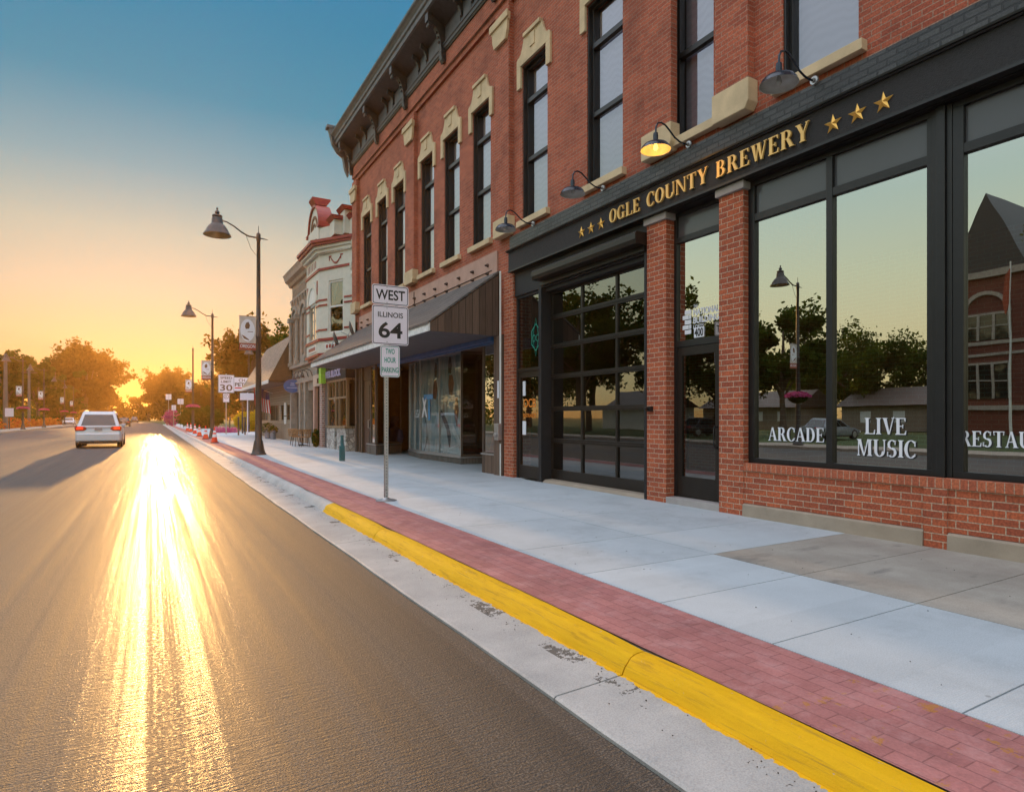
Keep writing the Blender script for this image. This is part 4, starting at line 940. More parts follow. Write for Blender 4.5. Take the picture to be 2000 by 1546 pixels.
obj('room', MB().quad((a-.3, 4.9, -.45), (c+.3, 4.9, -.45), (c+.3, 7.4, -.45), (a-.3, 7.4, -.45)).xf(B), M['warm_int'], VB)
sw = MB()
for s0 in (L*.36,):
    n = 14; pts = []
    for i in range(n+1):
        t = i/n; x = s0+t*.66; pts.append((x, 8.22-.26*math.sin(math.pi*t)))
    for i in range(n):
        t = (i+.5)/n; th = .025+.05*math.sin(math.pi*t)
        sw.merge(MB().prism([pts[i], pts[i+1], (pts[i+1][0], pts[i+1][1]-th), (pts[i][0], pts[i][1]-th)], 'z', 0, .03).xf(B))
    for x in (s0-.08, s0+.62): sw.merge(MB().box(x, x+.14, 8.21, 8.25, 0, .03).box(x+.01, x+.03, 8.05, 8.21, 0, .03).xf(B))
obj('swag_ornament', sw, M['red'], VB)
B1, L1 = FC[1]
m_ = MB()
for k_ in range(6): m_.merge(MB().box(.35+k_*.3, .38+k_*.3, 7.95, 8.25, 0, .02).xf(B1))
for x in (.25, L1-.35): m_.merge(MB().box(x, x+.09, 6.75, 7.35, 0, .03).xf(B1))
obj('applied_ornament', m_, M['red'], VB)
ar = MB()
for i in range(12):
    a0, a1 = R(180*i/12), R(180*(i+1)/12); cx_, cz_, ro_, ri = L1/2, 6.5, L1*.28, L1*.40
    ar.merge(MB().prism([(cx_+ro_*math.cos(a0), cz_+ro_*1.0*math.sin(a0)), (cx_+ro_*math.cos(a1), cz_+ro_*math.sin(a1)), (cx_+ri*math.cos(a1), cz_+ri*math.sin(a1)), (cx_+ri*math.cos(a0), cz_+ri*math.sin(a0))], 'z', 0, .05).xf(B1))
obj('window_arch', ar, M['cream'], VB)
w_ = obj('arched_window', MB().prism([(L1/2+L1*.28*math.cos(R(15*i)), 6.5+L1*.28*math.sin(R(15*i))) for i in range(13)], 'z', 0, .02).box(L1/2-.02, L1/2+.02, 4.9, 6.5, -.1, -.06).box(L1*.22, L1*.78, 6.4, 6.5, -.1, -.04).xf(B1), M['wht_paint'], VB)
obj('pane', MB().quad((L1*.22, 4.9, -.08), (L1*.78, 4.9, -.08), (L1*.78, 6.5, -.08), (L1*.22, 6.5, -.08)).xf(B1), M['glass'], w_)
br_ = MB().prism([(7.0, 7.75), (6.86, 7.72), (6.86, 7.5), (6.93, 7.4), (6.88, 7.25), (6.95, 7.12), (6.92, 6.98), (7.0, 6.9)], 'y', 24.72, 24.92); obj('wall_bracket', br_, M['cream'], VB, bevel=.01)
# parapet
pz = MB()
for e, z0, z1 in ((-.05, 8.90, 9.55),): pz.merge(MB().prism([(7.3, 25.15), (7.0, 25.3), (6.17, 27.0), (6.17, 29.35), (7.0, 31.0), (7.3, 31.1)], 'z', z0, z1))
obj('parapet', pz, M['cream'], VB)
def pblock(x0, x1, y0, y1, z0, z1, nm):
    o = obj(nm, MB().box(x0, x1, y0, y1, z0, z1), M['cream'], VB)
    obj('coping', MB().prism([(x0-.03, z1), (x1+.03, z1), (x1+.14, z1+.16), (x0-.14, z1+.16)], 'y', y0-.12, y1+.12), M['red'], o)
pblock(6.42, 6.95, 25.6, 26.3, 9.0, 9.60, 'parapet_block'); pblock(6.95, 7.6, 24.9, 25.3, 8.5, 9.55, 'parapet_block'); pblock(6.75, 7.35, 25.25, 25.95, 9.0, 9.95, 'parapet_block')
m_ = MB(); cyy, czz = 28.15, 9.75
m_.box(6.14, 6.72, cyy-1.05, cyy+1.05, 8.9, 9.75)
pts = [(cyy+.98*math.cos(R(9*i)), czz+.98*math.sin(R(9*i))) for i in range(21)]
m_.prism(pts, 'x', 6.20, 6.66); crest = obj('crest', m_, M['cream'], VB)
m_ = MB()
for i in range(20):
    a0, a1 = R(9*i), R(9*(i+1)); ro_, ri = 1.08, .981
    m_.prism([(cyy+ro_*math.cos(a0), czz+ro_*math.sin(a0)), (cyy+ro_*math.cos(a1), czz+ro_*math.sin(a1)), (cyy+ri*math.cos(a1), czz+ri*math.sin(a1)), (cyy+ri*math.cos(a0), czz+ri*math.sin(a0))], 'x', 6.12, 6.72)
m_.box(6.08, 6.76, cyy-1.25, cyy-.985, 9.62, 9.76); m_.box(6.08, 6.76, cyy+.985, cyy+1.25, 9.62, 9.76)
m_.prism([(6.20, 10.80), (6.64, 10.80), (6.82, 11.05), (6.82, 11.12), (6.02, 11.12), (6.02, 11.05)], 'y', cyy-.35, cyy+.35)
obj('crest_moulding', m_, M['red'], crest)
m_ = MB(); ring2 = lambda r0, r1: [m_.prism([(cyy+r0*math.cos(R(18*i)), czz+r0*math.sin(R(18*i))), (cyy+r0*math.cos(R(18*i+18)), czz+r0*math.sin(R(18*i+18))), (cyy+r1*math.cos(R(18*i+18)), czz+r1*math.sin(R(18*i+18))), (cyy+r1*math.cos(R(18*i)), czz+r1*math.sin(R(18*i)))], 'x', 6.16, 6.2) for i in range(20)]
ring2(.62, .5); ring2(.3, .22); m_.box(6.10, 6.14, cyy-.7, cyy+.7, 9.1, 9.2)
obj('crest_ornament', m_, M['brown'], crest)
# small panels under the window
for B, L in FC[:2]:
    q = MB().box(L*.2, L*.8, 4.34, 4.62, 0, .03).xf(B); pl_ = obj('panel', q, M['wht_paint'], VB)
    q = MB()
    for i in range(6): q.merge(MB().box(L*.24+i*L*.09, L*.24+i*L*.09+L*.06, 4.41, 4.55, .03, .04).xf(B))
    obj('panel_ornament', q, M['red'], pl_)
# ground floor bar front (stone base, timber windows)
b = MB(); b.box(6.62, 7.6, 24.64, 26.0, .15, 1.06); b.box(6.62, 7.6, 26.35, 27.7, .15, 1.06); obj('stone_base', b, M['fieldstone'], VB, bevel=.01)
b = MB(); b.box(6.58, 7.6, 24.62, 27.72, 1.062, 1.15); b.box(6.64, 7.5, 24.62, 27.7, 3.0, 3.08)
for y in (24.64, 25.75, 26.35, 27.62): b.box(6.66, 6.78, y, y+.09, 1.15, 3.0)
b.box(6.68, 6.76, 24.73, 27.62, 2.28, 2.36); b.box(6.70, 6.75, 25.25, 25.29, 2.36, 3.0); b.box(6.70, 6.75, 27.0, 27.04, 2.36, 3.0)
sf_ = obj('timber_shopfront', b, planks('honey_timber', (.30, .20, .11), .3, weath=.2), VB)
obj('pane', MB().quad((6.73, 27.62, 1.15), (6.73, 24.73, 1.15), (6.73, 24.73, 3.0), (6.73, 27.62, 3.0)), M['glass_dark'], sf_)
obj('door_leaf', MB().box(6.9, 6.95, 26.0, 26.35, .15, 1.06), M['brownwood'], sf_)
obj('interior_wall', MB().quad((7.58, 27.7, .15), (7.58, 24.64, .15), (7.58, 24.64, 3.5), (7.58, 27.7, 3.5)), M['warm_int'], VB)
b = MB(); b.box(6.62, 7.6, 24.62, 28.25, 3.08, 3.7); sgb = obj('sign_board', b, M['dark'], VB)
obj('sign_lettering', sans('MER BLOCK', .30, 2.5, .03, (6.60, 27.75, 3.2), RY, .02), plain('lettering_lilac', (.42, .40, .62), .5, bump=0), sgb)
obj('lime_panel', MB().box(6.40, 6.62, 27.85, 28.25, 3.0, 3.68), M['lime'], VB)
b = MB(); b.box(6.68, 7.6, 27.72, 28.3, .15, 3.0); obj('slate_pier', b, M['corn_gray'], VB)
obj('brick_quoin', MB().box(6.55, 7.6, 28.3, 28.75, .15, 3.62), brick_mat('pink_brick', (.36, .20, .17), (.30, .15, .13), (.50, .44, .40), ms=.02, bw=.3, rh=.1), VB)
b = MB(); b.box(6.8, 7.6, 28.75, 29.0, .15, 3.0); b.box(6.8, 7.6, 30.9, 31.2, .15, 3.0); bk = obj('shop_pilaster', b, M['pink'], VB)
b = MB(); b.box(6.80, 7.6, 28.752, 31.2, 3.0, 3.55); sg2 = obj('sign_panel', b, plain('pale_pink_sign', (.55, .42, .34), .6), VB)
obj('sign_lettering', sans('BOOK', .24, .9, .02, (6.79, 30.3, 3.12), RY, .02), M['brown'], sg2)
fr = MB(); fr.box(6.95, 7.02, 29.0, 30.9, .15, .45); 
for y in (29.0, 29.6, 30.2, 30.8): fr.box(6.95, 7.02, y, y+.09, .45, 3.0)
fr_ = obj('glazed_front', fr, M['bronze'], VB); obj('pane', MB().quad((6.99, 30.8, .45), (6.99, 29.0, .45), (6.99, 29.0, 3.0), (6.99, 30.8, 3.0)), M['glass_dark'], fr_)

# satellite dishes on the awning roof
for i, (x, y, z, s_, lb) in enumerate(((6.0, 24.0, 4.45, .32, 'grey satellite dish nearer the street on the awning roof'), (6.62, 24.0, 4.85, .36, 'grey satellite dish closer to the wall on the awning roof'))):
    t = thing('satellite_dish', (x, y, z), lb, 'satellite dish', 'dishes on the awning roof')
    m_ = MB(); m_.lathe([(0, 0), (s_*.5, .02), (s_*.85, .07), (s_, .11), (s_*1.0, .12), (s_*.5, .035), (0, .015)], n=20); m_.xf(Matrix.Rotation(R(70), 4, 'Y') @ Matrix.Rotation(R(20), 4, 'X')); obj('dish', m_, M['corn_gray'], t, False, True)
    m_ = MB(); m_.tube([(0, 0, 0), (-.1, 0, -.25), (-.02, 0, -.52 if i == 0 else -.45)], .02, 8); m_.tube([(0, 0, -.2), (-.35, 0, -.05)], .012, 6); obj('bracket', m_, M['galv'], t, False, True)

# ------------------------------------------------------------------ grey stone building
GB = thing('grey_building', (7, 34.3, .15), 'grey stone two-storey building with a heavy cornice and arched windows', 'building')
wy = [32.1, 34.35, 36.6]
b = MB().wall(7.0, 31.2, 37.5, .15, 9.1, [(y-.55, y+.55, 4.9, 7.1) for y in wy] + [(31.5, 33.3, .5, 2.9), (35.0, 37.1, .5, 2.9), (33.7, 34.6, .16, 2.9)], .35)
b.box(7.36, 18, 31.201, 37.5, -.05, 9.1); b.box(7.0, 7.36, 37.44, 37.5, -.05, 9.1)
obj('wall', b, M['grey_bldg'], GB)
b = MB(); b.prism([(7.0, 8.95), (6.85, 9.0), (6.80, 9.15), (6.62, 9.25), (6.58, 9.45), (6.50, 9.62), (7.3, 9.7)], 'y', 31.21, 37.7); b.box(6.88, 7.0, 31.21, 37.55, 8.1, 8.2)
obj('cornice', b, M['grey_bldg'], GB, bevel=.01)
for i in range(9):
    y = 31.55+i*.7; q = MB(); q.prism([(7.0, 8.1), (6.88, 8.1), (6.86, 7.95), (6.93, 7.8), (7.0, 7.6)], 'y', y-.09, y+.09); obj('bracket', q, M['grey_bldg'], GB)
b = MB()
for i in range(18): b.box(6.97, 7.0, 31.5+i*.33, 31.62+i*.33, 8.35, 8.75)
obj('frieze_ornament', b, M['grey_bldg'], GB)
for y in wy:
    f = MB(); f.box(7.12, 7.18, y-.55, y-.48, 4.9, 7.1); f.box(7.12, 7.18, y+.48, y+.55, 4.9, 7.1); f.box(7.12, 7.18, y-.48, y+.48, 5.95, 6.03); f.box(7.12, 7.18, y-.48, y+.48, 7.03, 7.1)
    w_ = obj('window', f, M['brownwood'], GB); obj('pane', MB().quad((7.15, y+.48, 4.9), (7.15, y-.48, 4.9), (7.15, y-.48, 7.03), (7.15, y+.48, 7.03)), M['glass'], w_)
    q = MB()
    for k_ in range(8):
        a0, a1 = R(22.5*k_), R(22.5*(k_+1)); q.prism([(y+.6*math.cos(a0), 7.1+.5*math.sin(a0)), (y+.6*math.cos(a1), 7.1+.5*math.sin(a1)), (y+.8*math.cos(a1), 7.1+.7*math.sin(a1)), (y+.8*math.cos(a0), 7.1+.7*math.sin(a0))], 'x', 6.90, 6.999)
    obj('arch', q, M['grey_bldg'], w_)
for y in (31.4, 33.2, 35.5, 37.3):
    q = MB(); q.cyl((6.88, y, 4.6), (6.88, y, 6.9), .11, .095, 14); q.box(6.72, 7.0, y-.17, y+.17, 6.9, 7.15); q.box(6.74, 7.0, y-.15, y+.15, 4.4, 4.6); obj('column', q, M['grey_bldg'], GB)
b = MB(); b.box(6.82, 7.0, 31.21, 37.5, 4.25, 4.4); b.box(6.86, 7.0, 31.21, 37.5, 3.35, 3.45); obj('string_course', b, M['grey_bldg'], GB)
for y in (31.35, 33.5, 34.8, 37.25):
    q = MB(); q.box(6.85, 7.0, y-.14, y+.14, .15, 3.35); obj('shop_pilaster', q, M['grey_bldg'], GB, bevel=.01)
obj('shop_glazing', MB().quad((7.2, 37.1, .5), (7.2, 31.5, .5), (7.2, 31.5, 2.9), (7.2, 37.1, 2.9)), M['glass_dark'], GB)
for i in range(3):
    y = 32.2+i*.95; q = MB(); q.tube([(6.98, y, 3.6), (6.9, y, 3.85), (6.7, y, 3.95), (6.5, y, 3.85), (6.45, y, 3.65)], .022, 8); q.lathe([(.03, .0), (.12, -.12), (.14, -.16)], (6.45, y, 3.66), 14)
    tag(obj('sign_lamp', q, M['black'], smooth=True), 'black curled sign lamp on the grey building, ' + ['nearest the viewer of the three', 'between two others alike', 'farthest from the viewer of the three'][i], 'wall lamp', 'curled lamps over the grey shopfront')
# blue oval hanging sign
t = thing('oval_sign', (6.72, 36.0, 3.24), 'blue oval shop sign hanging out from the grey building', 'sign')
q = MB(); q.prism([(.47*math.cos(R(12*i)), .37*math.sin(R(12*i))) for i in range(30)], 'y', -.02, .02); obj('board', q, M['signblue'], t, False, bevel=.008)
q = MB(); q.box(-.1, .1, -.024, -.02, .12, .17); q.box(-.12, .12, -.024, -.02, .02, .07); q.box(-.30, .30, -.024, -.02, -.12, -.07); obj('lettering', q, plain('pale_blue', (.3, .45, .7), .5, bump=0), t, False)
q = MB(); q.tube([(.28, 0, .5), (-.35, 0, .5)], .015, 8); q.cyl((-.2, 0, .5), (-.2, 0, .33), .008); q.cyl((.2, 0, .5), (.2, 0, .33), .008); q.tube([(.28, 0, .8), (-.2, 0, .5)], .012, 8); obj('bracket', q, M['black'], t, False)

# ------------------------------------------------------------------ low house with a mansard roof
SH = thing('shingled_house', (7, 44, .15), 'low tan shop with a steep shingled roof beyond the grey building', 'building')
b = MB().wall(7.0, 37.56, 50.4, .15, 3.52, [(38.1, 39.0, 1.35, 2.25), (40.0, 40.9, 1.35, 2.25), (42.0, 45.0, 1.3, 2.3), (46.2, 49.4, 1.3, 2.3)], .25); b.box(7.26, 16, 37.56, 50.4, -.05, 3.52); b.box(7.0, 7.26, 50.3, 50.4, -.05, 3.52)
obj('wall', b, M['siding'], SH)
obj('wainscot', MB().box(6.96, 7.0, 37.56, 50.4, .14, 1.05).box(6.94, 7.0, 37.56, 50.42, 1.05, 1.12), M['wains'], SH)
rf = MB(); A_ = [(5.70, 37.58, 3.62), (5.70, 50.2, 3.62), (7.05, 47.2, 6.33), (7.05, 37.58, 6.33)]
rf.add(A_ + [(14, 47.2, 6.5), (14, 37.58, 6.5), (14, 50.2, 3.62)], [(0,3,2,1), (3,5,4,2), (2,4,6,1)])
obj('roof', rf, M['shingle_tan'], SH)
obj('gable_end', MB().prism([(5.70, 3.60), (7.05, 6.31), (14, 6.48), (14, 3.6)], 'y', 37.53, 37.575), plain('brown_board', (.085, .055, .03), .8), SH)
b = MB(); b.box(5.67, 5.71, 37.5, 50.25, 3.45, 3.64); b.box(5.71, 14, 50.2, 50.25, 3.45, 3.64); obj('fascia', b, M['fascia'], SH)
obj('soffit', MB().box(5.71, 7.0, 37.53, 50.2, 3.50, 3.515), M['soffit'], SH)
for y0, y1 in ((38.1, 39.0), (40.0, 40.9), (42.0, 45.0), (46.2, 49.4)):
    f = MB(); f.box(6.98, 7.08, y0-.06, y0, 1.29, 2.31); f.box(6.98, 7.08, y1, y1+.06, 1.29, 2.31); f.box(6.98, 7.08, y0, y1, 1.28, 1.35) if y1-y0 < 2 else f.box(6.98, 7.08, y0, y1, 1.24, 1.30)
    n = int((y1-y0)/.75)
    for i in range(1, n): yy_ = y0+(y1-y0)*i/n; f.box(7.05, 7.1, yy_-.025, yy_+.025, 1.3, 2.3)
    w_ = obj('window', f, M['tan_siding'], SH); obj('pane', MB().quad((7.12, y1, 1.3), (7.12, y0, 1.3), (7.12, y0, 2.3), (7.12, y1, 2.3)), M['glass_dark'], w_)
obj('notice_board', MB().box(6.94, 6.98, 39.2, 39.8, 1.1, 1.55).box(6.94, 6.98, 39.2, 39.8, 1.62, 2.4), M['wht_paint'], SH)
# flag on the house
t = thing('flag', (6.95, 44.0, 3.1), 'striped flag with a blue field hanging from a slanted pole on the low shop', 'flag')
q = MB(); q.cyl((0, 0, 0), (-1.25, 0, .45), .015, n=8); obj('pole', q, M['wht_paint'], t, False)
def cloth_pt(u, v): return (-1.18+u*.95+v*.12, .10*math.sin(u*9+v*2.0), .42-v*1.55-u*.25+ .03*math.sin(v*8))
for k_ in range(13):
    q = MB(); n = 10; u0, u1 = k_/13, (k_+1)/13
    for j in range(n):
        v0, v1 = j/n, (j+1)/n
        if v0 < .4 and k_ >= 6: continue
        q.quad(cloth_pt(u0, v0), cloth_pt(u1, v0), cloth_pt(u1, v1), cloth_pt(u0, v1))
    obj('stripe', q, M['flagred'] if k_ % 2 == 0 else M['white'], t, False)
q = MB()
for a_ in range(7):
    for j in range(4): q.quad(cloth_pt((6+a_)/13, j/10), cloth_pt((7+a_)/13, j/10), cloth_pt((7+a_)/13, (j+1)/10), cloth_pt((6+a_)/13, (j+1)/10))
obj('canton', q, M['flagblue'], t, False)

# ------------------------------------------------------------------ street lamps
def lamp_head(m, x, z):
    m.lathe([(0, .98), (.03, .96), (.035, .92), (.015, .89), (.07, .84), (.085, .79), (.05, .76), (.11, .72), (.16, .70), (.17, .66), (.15, .62), (.18, .58), (.185, .42), (.21, .38), (.27, .33), (.34, .22), (.38, .12), (.43, .05), (.45, .02), (.45, 0)], (x, 0, z), 28)
BL = {'plain banner pole with a flower basket beyond the second street lamp': 'plain pole of the right kerb', 'street lamp across the road that shows mirrored in the brewery window': 'lamp mirrored in the brewery window',
      'first and largest street lamp on the far left side of the road': 'first lamp of the left side', 'second street lamp on the left side, between the two utility poles': 'second lamp of the left side',
      'third street lamp on the left side in front of the tall tree': 'third lamp of the left side', 'fourth and smallest street lamp on the left side near the white car': 'fourth lamp of the left side'}
def street_lamp(x, y, label, flip=1, banner=True, basket=False, arm=1.35, group='tall street lamps', bl=None, head=True):
    t = thing('street_lamp', (x, y, .15), label, 'street lamp', group)
    m = MB(); m.lathe([(.0, 0), (.27, 0), (.27, .05), (.235, .08), (.20, .2), (.165, .42), (.15, .5), (.12, .55), (.115, 1.2), (.085, 4.2), (.10, 4.22), (.10, 4.32), (.08, 4.35), (.062, 7.7), (.075, 7.72), (.075, 7.95), (.05, 8.0), (.012, 8.02), (.01, 8.25), (0, 8.26)], n=18); obj('pole', m, M['post'], t, False, True)
    s = -flip; A2 = arm
    if not head: t.name = 'banner_pole'; t['category'] = 'pole'
    if head:
     m = MB(); m.tube([(-s*.32, 0, 7.8), (0, 0, 7.82), (s*A2*.25, 0, 7.84), (s*A2*.42, 0, 7.95), (s*A2*.6, 0, 8.12), (s*A2*.78, 0, 8.24), (s*A2, 0, 8.27)], [.012, .03, .03, .028, .026, .024, .024], 8)
     m.tube([(0, 0, 7.1), (s*.25, 0, 7.4), (s*.42, 0, 7.86)], .008, 6); obj('arm', m, M['post'], t, False, True)
     m = MB(); lamp_head(m, s*A2, 7.66+.06); h = obj('lamp_head', m, M['post'], t, False, True)
     m = MB(); m.lathe([(.44, .02), (.36, .1), (.2, .3), (0, .34)], (s*A2, 0, 7.72), 24); obj('reflector', m, plain('brass_reflector', (.55, .36, .16), .3, .6, bump=0) if 'brass_reflector' not in bpy.data.materials else bpy.data.materials['brass_reflector'], h, False, True)
    if banner:
        b_ = thing('banner', (x, y, 3.9), bl or 'cloth banner on ' + label, 'banner', 'banners hung on lamp posts')
        m = MB(); m.cyl((0, 0, 1.22), (s*.66, 0, 1.22), .012, n=6); m.cyl((0, 0, 0), (s*.66, 0, 0), .012, n=6); obj('rod', m, M['post'], b_, False)
        q = MB(); x0, x1 = sorted((s*.09, s*.64)); q.box(x0, x1, -.006, .006, .26, 1.21); cl = obj('cloth', q, M['cloth'], b_, False)
        q = MB(); q.box(x0, x1, -.006, .006, .01, .258); obj('red_border', q, M['clothred'], b_, False)
        cx_ = (x0+x1)/2
        q = MB(); q.prism([(cx_+.24*math.cos(R(15*i)), .72+.40*math.sin(R(15*i))) for i in range(24)], 'y', -.009, -.006); obj('oval', q, M['white'], cl, False)
        q = MB(); q.prism([(cx_-.05, .98), (cx_+.03, 1.02), (cx_+.08, .9), (cx_+.05, .78), (cx_-.06, .76), (cx_-.09, .86)], 'y', -.012, -.009); q.prism([(cx_-.2, .55), (cx_-.1, .5), (cx_+.06, .38), (cx_+.02, .36), (cx_-.12, .42)], 'y', -.012, -.009); q.box(cx_+.0, cx_+.18, -.012, -.009, .66, .68); obj('emblem', q, M['brown'], cl, False)
        q = MB(); q.merge(sans('OREGON', .12, .50, .004, (x0+.03, -.007, .09), RX, .01)); obj('lettering', q, M['white'], b_, False)
    if basket: flower_basket(x, y, 2.55, .62, 'pink flower basket on the ' + BL[label])
    return t
rng = np.random.default_rng(5)
def leafmesh(centers, size, rg, flat=0.0):
    """numpy leaf quads around centres -> (verts, faces)"""
    n = len(centers); a = rg.normal(size=(n, 3)); a /= np.linalg.norm(a, axis=1)[:, None]
    b_ = rg.normal(size=(n, 3)); b_[:, 2] *= (1-flat); b_ -= (b_*a).sum(1)[:, None]*a; b_ /= np.linalg.norm(b_, axis=1)[:, None]
    s = size*rg.uniform(.6, 1.35, n)[:, None]
    q = np.stack([centers-a*s, centers+b_*s*.55, centers+a*s, centers-b_*s*.55], 1).reshape(-1, 3)
    return q
def mesh_np(name, q, mat):
    n = len(q)//4; me = bpy.data.meshes.new(name); me.vertices.add(len(q)); me.vertices.foreach_set('co', q.astype(np.float32).ravel())
    me.loops.add(len(q)); me.loops.foreach_set('vertex_index', np.arange(len(q), dtype=np.int32)); me.polygons.add(n)
    me.polygons.foreach_set('loop_start', np.arange(0, len(q), 4, dtype=np.int32)); me.update(calc_edges=True); me.materials.append(mat); return me
def link(name, me, parent=None, loc=(0,0,0)):
    o = bpy.data.objects.new(name, me); COL.objects.link(o); o.parent = parent; o.location = loc; return o
bask_me = None
def flower_basket(x, y, z, r, label):
    global bask_me
    t = thing('flower_basket', (x, y, z), label, 'flower basket', 'pink flower baskets on lamp posts')
    if bask_me is None:
        d = rng.normal(size=(900, 3)); d /= np.linalg.norm(d, axis=1)[:, None]; d[:, 2] = np.abs(d[:, 2])*.55-.1; d *= rng.uniform(.75, 1.0, 900)[:, None]
        bask_me = mesh_np('flowers', leafmesh(d*np.array([1, 1, .8]), .09, rng), M['pinkfl'])
    f = link('flowers', bask_me, t); f.scale = (r, r, r)
    m = MB(); m.lathe([(0, -.35), (.2, -.32), (.4, -.18), (.5, .0), (0, .05)], n=16); obj('basket', m, M['leaf_dk'], t, False)
    return t
street_lamp(3.31, 24.0, 'nearest and tallest-looking street lamp with a bell head on the brick strip', bl='cloth banner lettered OREGON on the nearest street lamp')
street_lamp(3.32, 44.1, 'second street lamp along the kerb just behind the cones', bl='cloth banner on the second street lamp from the viewer')
street_lamp(3.35, 66.9, 'plain banner pole with a flower basket beyond the second street lamp', basket=True, head=False, bl='cloth banner on the plain pole beyond the second street lamp')
street_lamp(-13.3, 19.5, 'street lamp across the road that shows mirrored in the brewery window', flip=-1, basket=True, group='tall street lamps')
for i, (y, xx) in enumerate(((90, -12.9), (106, -12.9), (136, -13.6), (166, -15))):
    street_lamp(xx, y, ['first and largest street lamp on the far left side of the road', 'second street lamp on the left side, between the two utility poles', 'third street lamp on the left side in front of the tall tree', 'fourth and smallest street lamp on the left side near the white car'][i], flip=1, basket=True, arm=1.5, bl='small white banner on the ' + ['first', 'second', 'third', 'fourth'][i] + ' lamp of the left side')
# lamp seen behind the speed sign
t = thing('post_lamp', (7.6, 61, .15), 'slim post lamp with a cone head standing behind the speed limit sign', 'street lamp')
q = MB(); q.cyl((0, 0, 0), (0, 0, 7.2), .07, .04, 10); obj('pole', q, M['post'], t, False); q = MB(); q.lathe([(0, .9), (.03, .8), (.1, .7), (.16, .45), (.42, .0), (.0, .05)], (0, 0, 7.1), 16); obj('lamp_head', q, M['post'], t, False, True)

# ------------------------------------------------------------------ route sign on its perforated post
t = thing('route_sign', (3.27, 9.72, .158), 'WEST ILLINOIS 64 route sign with TWO HOUR PARKING plate on a perforated steel post', 'road sign')
m = MB(); w2 = .0285; H_ = 3.48; n = int(H_/.05)
# perforated square tube: four faces with real holes
for fc in range(4):
    rot = Matrix.Rotation(R(90*fc), 4, 'Z')
    loc = MB(); th = w2
    for k_ in range(n):
        z0 = k_*.05; hx, hz = .007, .007; cz_ = z0+.025
        xs_ = (-w2, -hx, hx, w2)
        loc.quad((-w2, -th, z0), (-hx, -th, z0), (-hx, -th, z0+.05), (-w2, -th, z0+.05)); loc.quad((hx, -th, z0), (w2, -th, z0), (w2, -th, z0+.05), (hx, -th, z0+.05))
        loc.quad((-hx, -th, z0), (hx, -th, z0), (hx, -th, cz_-hz), (-hx, -th, cz_-hz)); loc.quad((-hx, -th, cz_+hz), (hx, -th, cz_+hz), (hx, -th, z0+.05), (-hx, -th, z0+.05))
    m.merge(loc.xf(rot))
obj('post', m, M['galv'], t, False)
m = MB(); m.box(-.012, .012, -.012, .012, 0, H_-.02); obj('post_core', m, M['rubber'], t, False)
m = MB(); m.lathe([(.17, 0), (.17, .008), (.13, .018), (.06, .035), (.045, .05), (0, .05)], n=28); obj('foot_plate', m, M['galv'], t, False, True)
def rrect(x0, x1, z0, z1, r, n=6):
    pts = []
    for cx_, cz_, a in ((x1-r, z1-r, 0), (x0+r, z1-r, 90), (x0+r, z0+r, 180), (x1-r, z0+r, 270)):
        for i in range(n+1): q_ = R(a+90*i/n); pts.append((cx_+r*math.cos(q_), cz_+r*math.sin(q_)))
    return pts
def plate(par, x0, x1, z0, z1, y, rim, face=None, rimm=None, nm='plate'):
    m = MB(); m.prism(rrect(x0, x1, z0, z1, .04), 'y', y, y+.003); P_ = obj(nm, m, face or M['signwhite'], par, False)
    a = rrect(x0+.012, x1-.012, z0+.012, z1-.012, .032); b_ = rrect(x0+.012+rim, x1-.012-rim, z0+.012+rim, z1-.012-rim, .024); m = MB(); n_ = len(a)
    for i in range(n_):
        j = (i+1) % n_; m.quad((a[i][0], y-.001, a[i][1]), (b_[i][0], y-.001, b_[i][1]), (b_[j][0], y-.001, b_[j][1]), (a[j][0], y-.001, a[j][1]))
    obj('rim', m, rimm or M['signblack'], P_, False)
    return P_
ox = -.285+.12
P1 = plate(t, -.30+.055, .31+.055, 3.155, 3.475, -.04, .011)
P2_ = plate(t, -.30+.055, .31+.055, 2.515, 3.145, -.04, .011)
P3_ = plate(t, -.11, .215, 1.995, 2.50, -.04, .009, rimm=M['signgreen'])
cx_ = .06
obj('lettering', sans('WEST', .165, .49, .002, (cx_, -.041, 3.235), RX, .018, 'C'), M['signblack'], P1, False)
obj('lettering', sans('ILLINOIS', .085, .42, .002, (cx_, -.041, 2.955), RX, .012, 'C'), M['signblack'], P2_, False)
obj('number', sans('64', .26, .40, .002, (cx_, -.041, 2.62), RX, .022, 'C'), M['signblack'], P2_, False)
for tx, z, w in (('TWO', 2.365, .15), ('HOUR', 2.225, .19), ('PARKING', 2.065, .275)): obj('lettering', sans(tx, .088, w, .002, (.053, -.041, z), RX, .018, 'C'), M['signgreen'], P3_, False)
m = MB()
for z in (2.56, 3.10, 3.19, 3.44): m.cyl((cx_*0+.12*0, -.045, z), (0, -.03, z), .009, n=8)
obj('bolt', m, M['galv'], t, False)

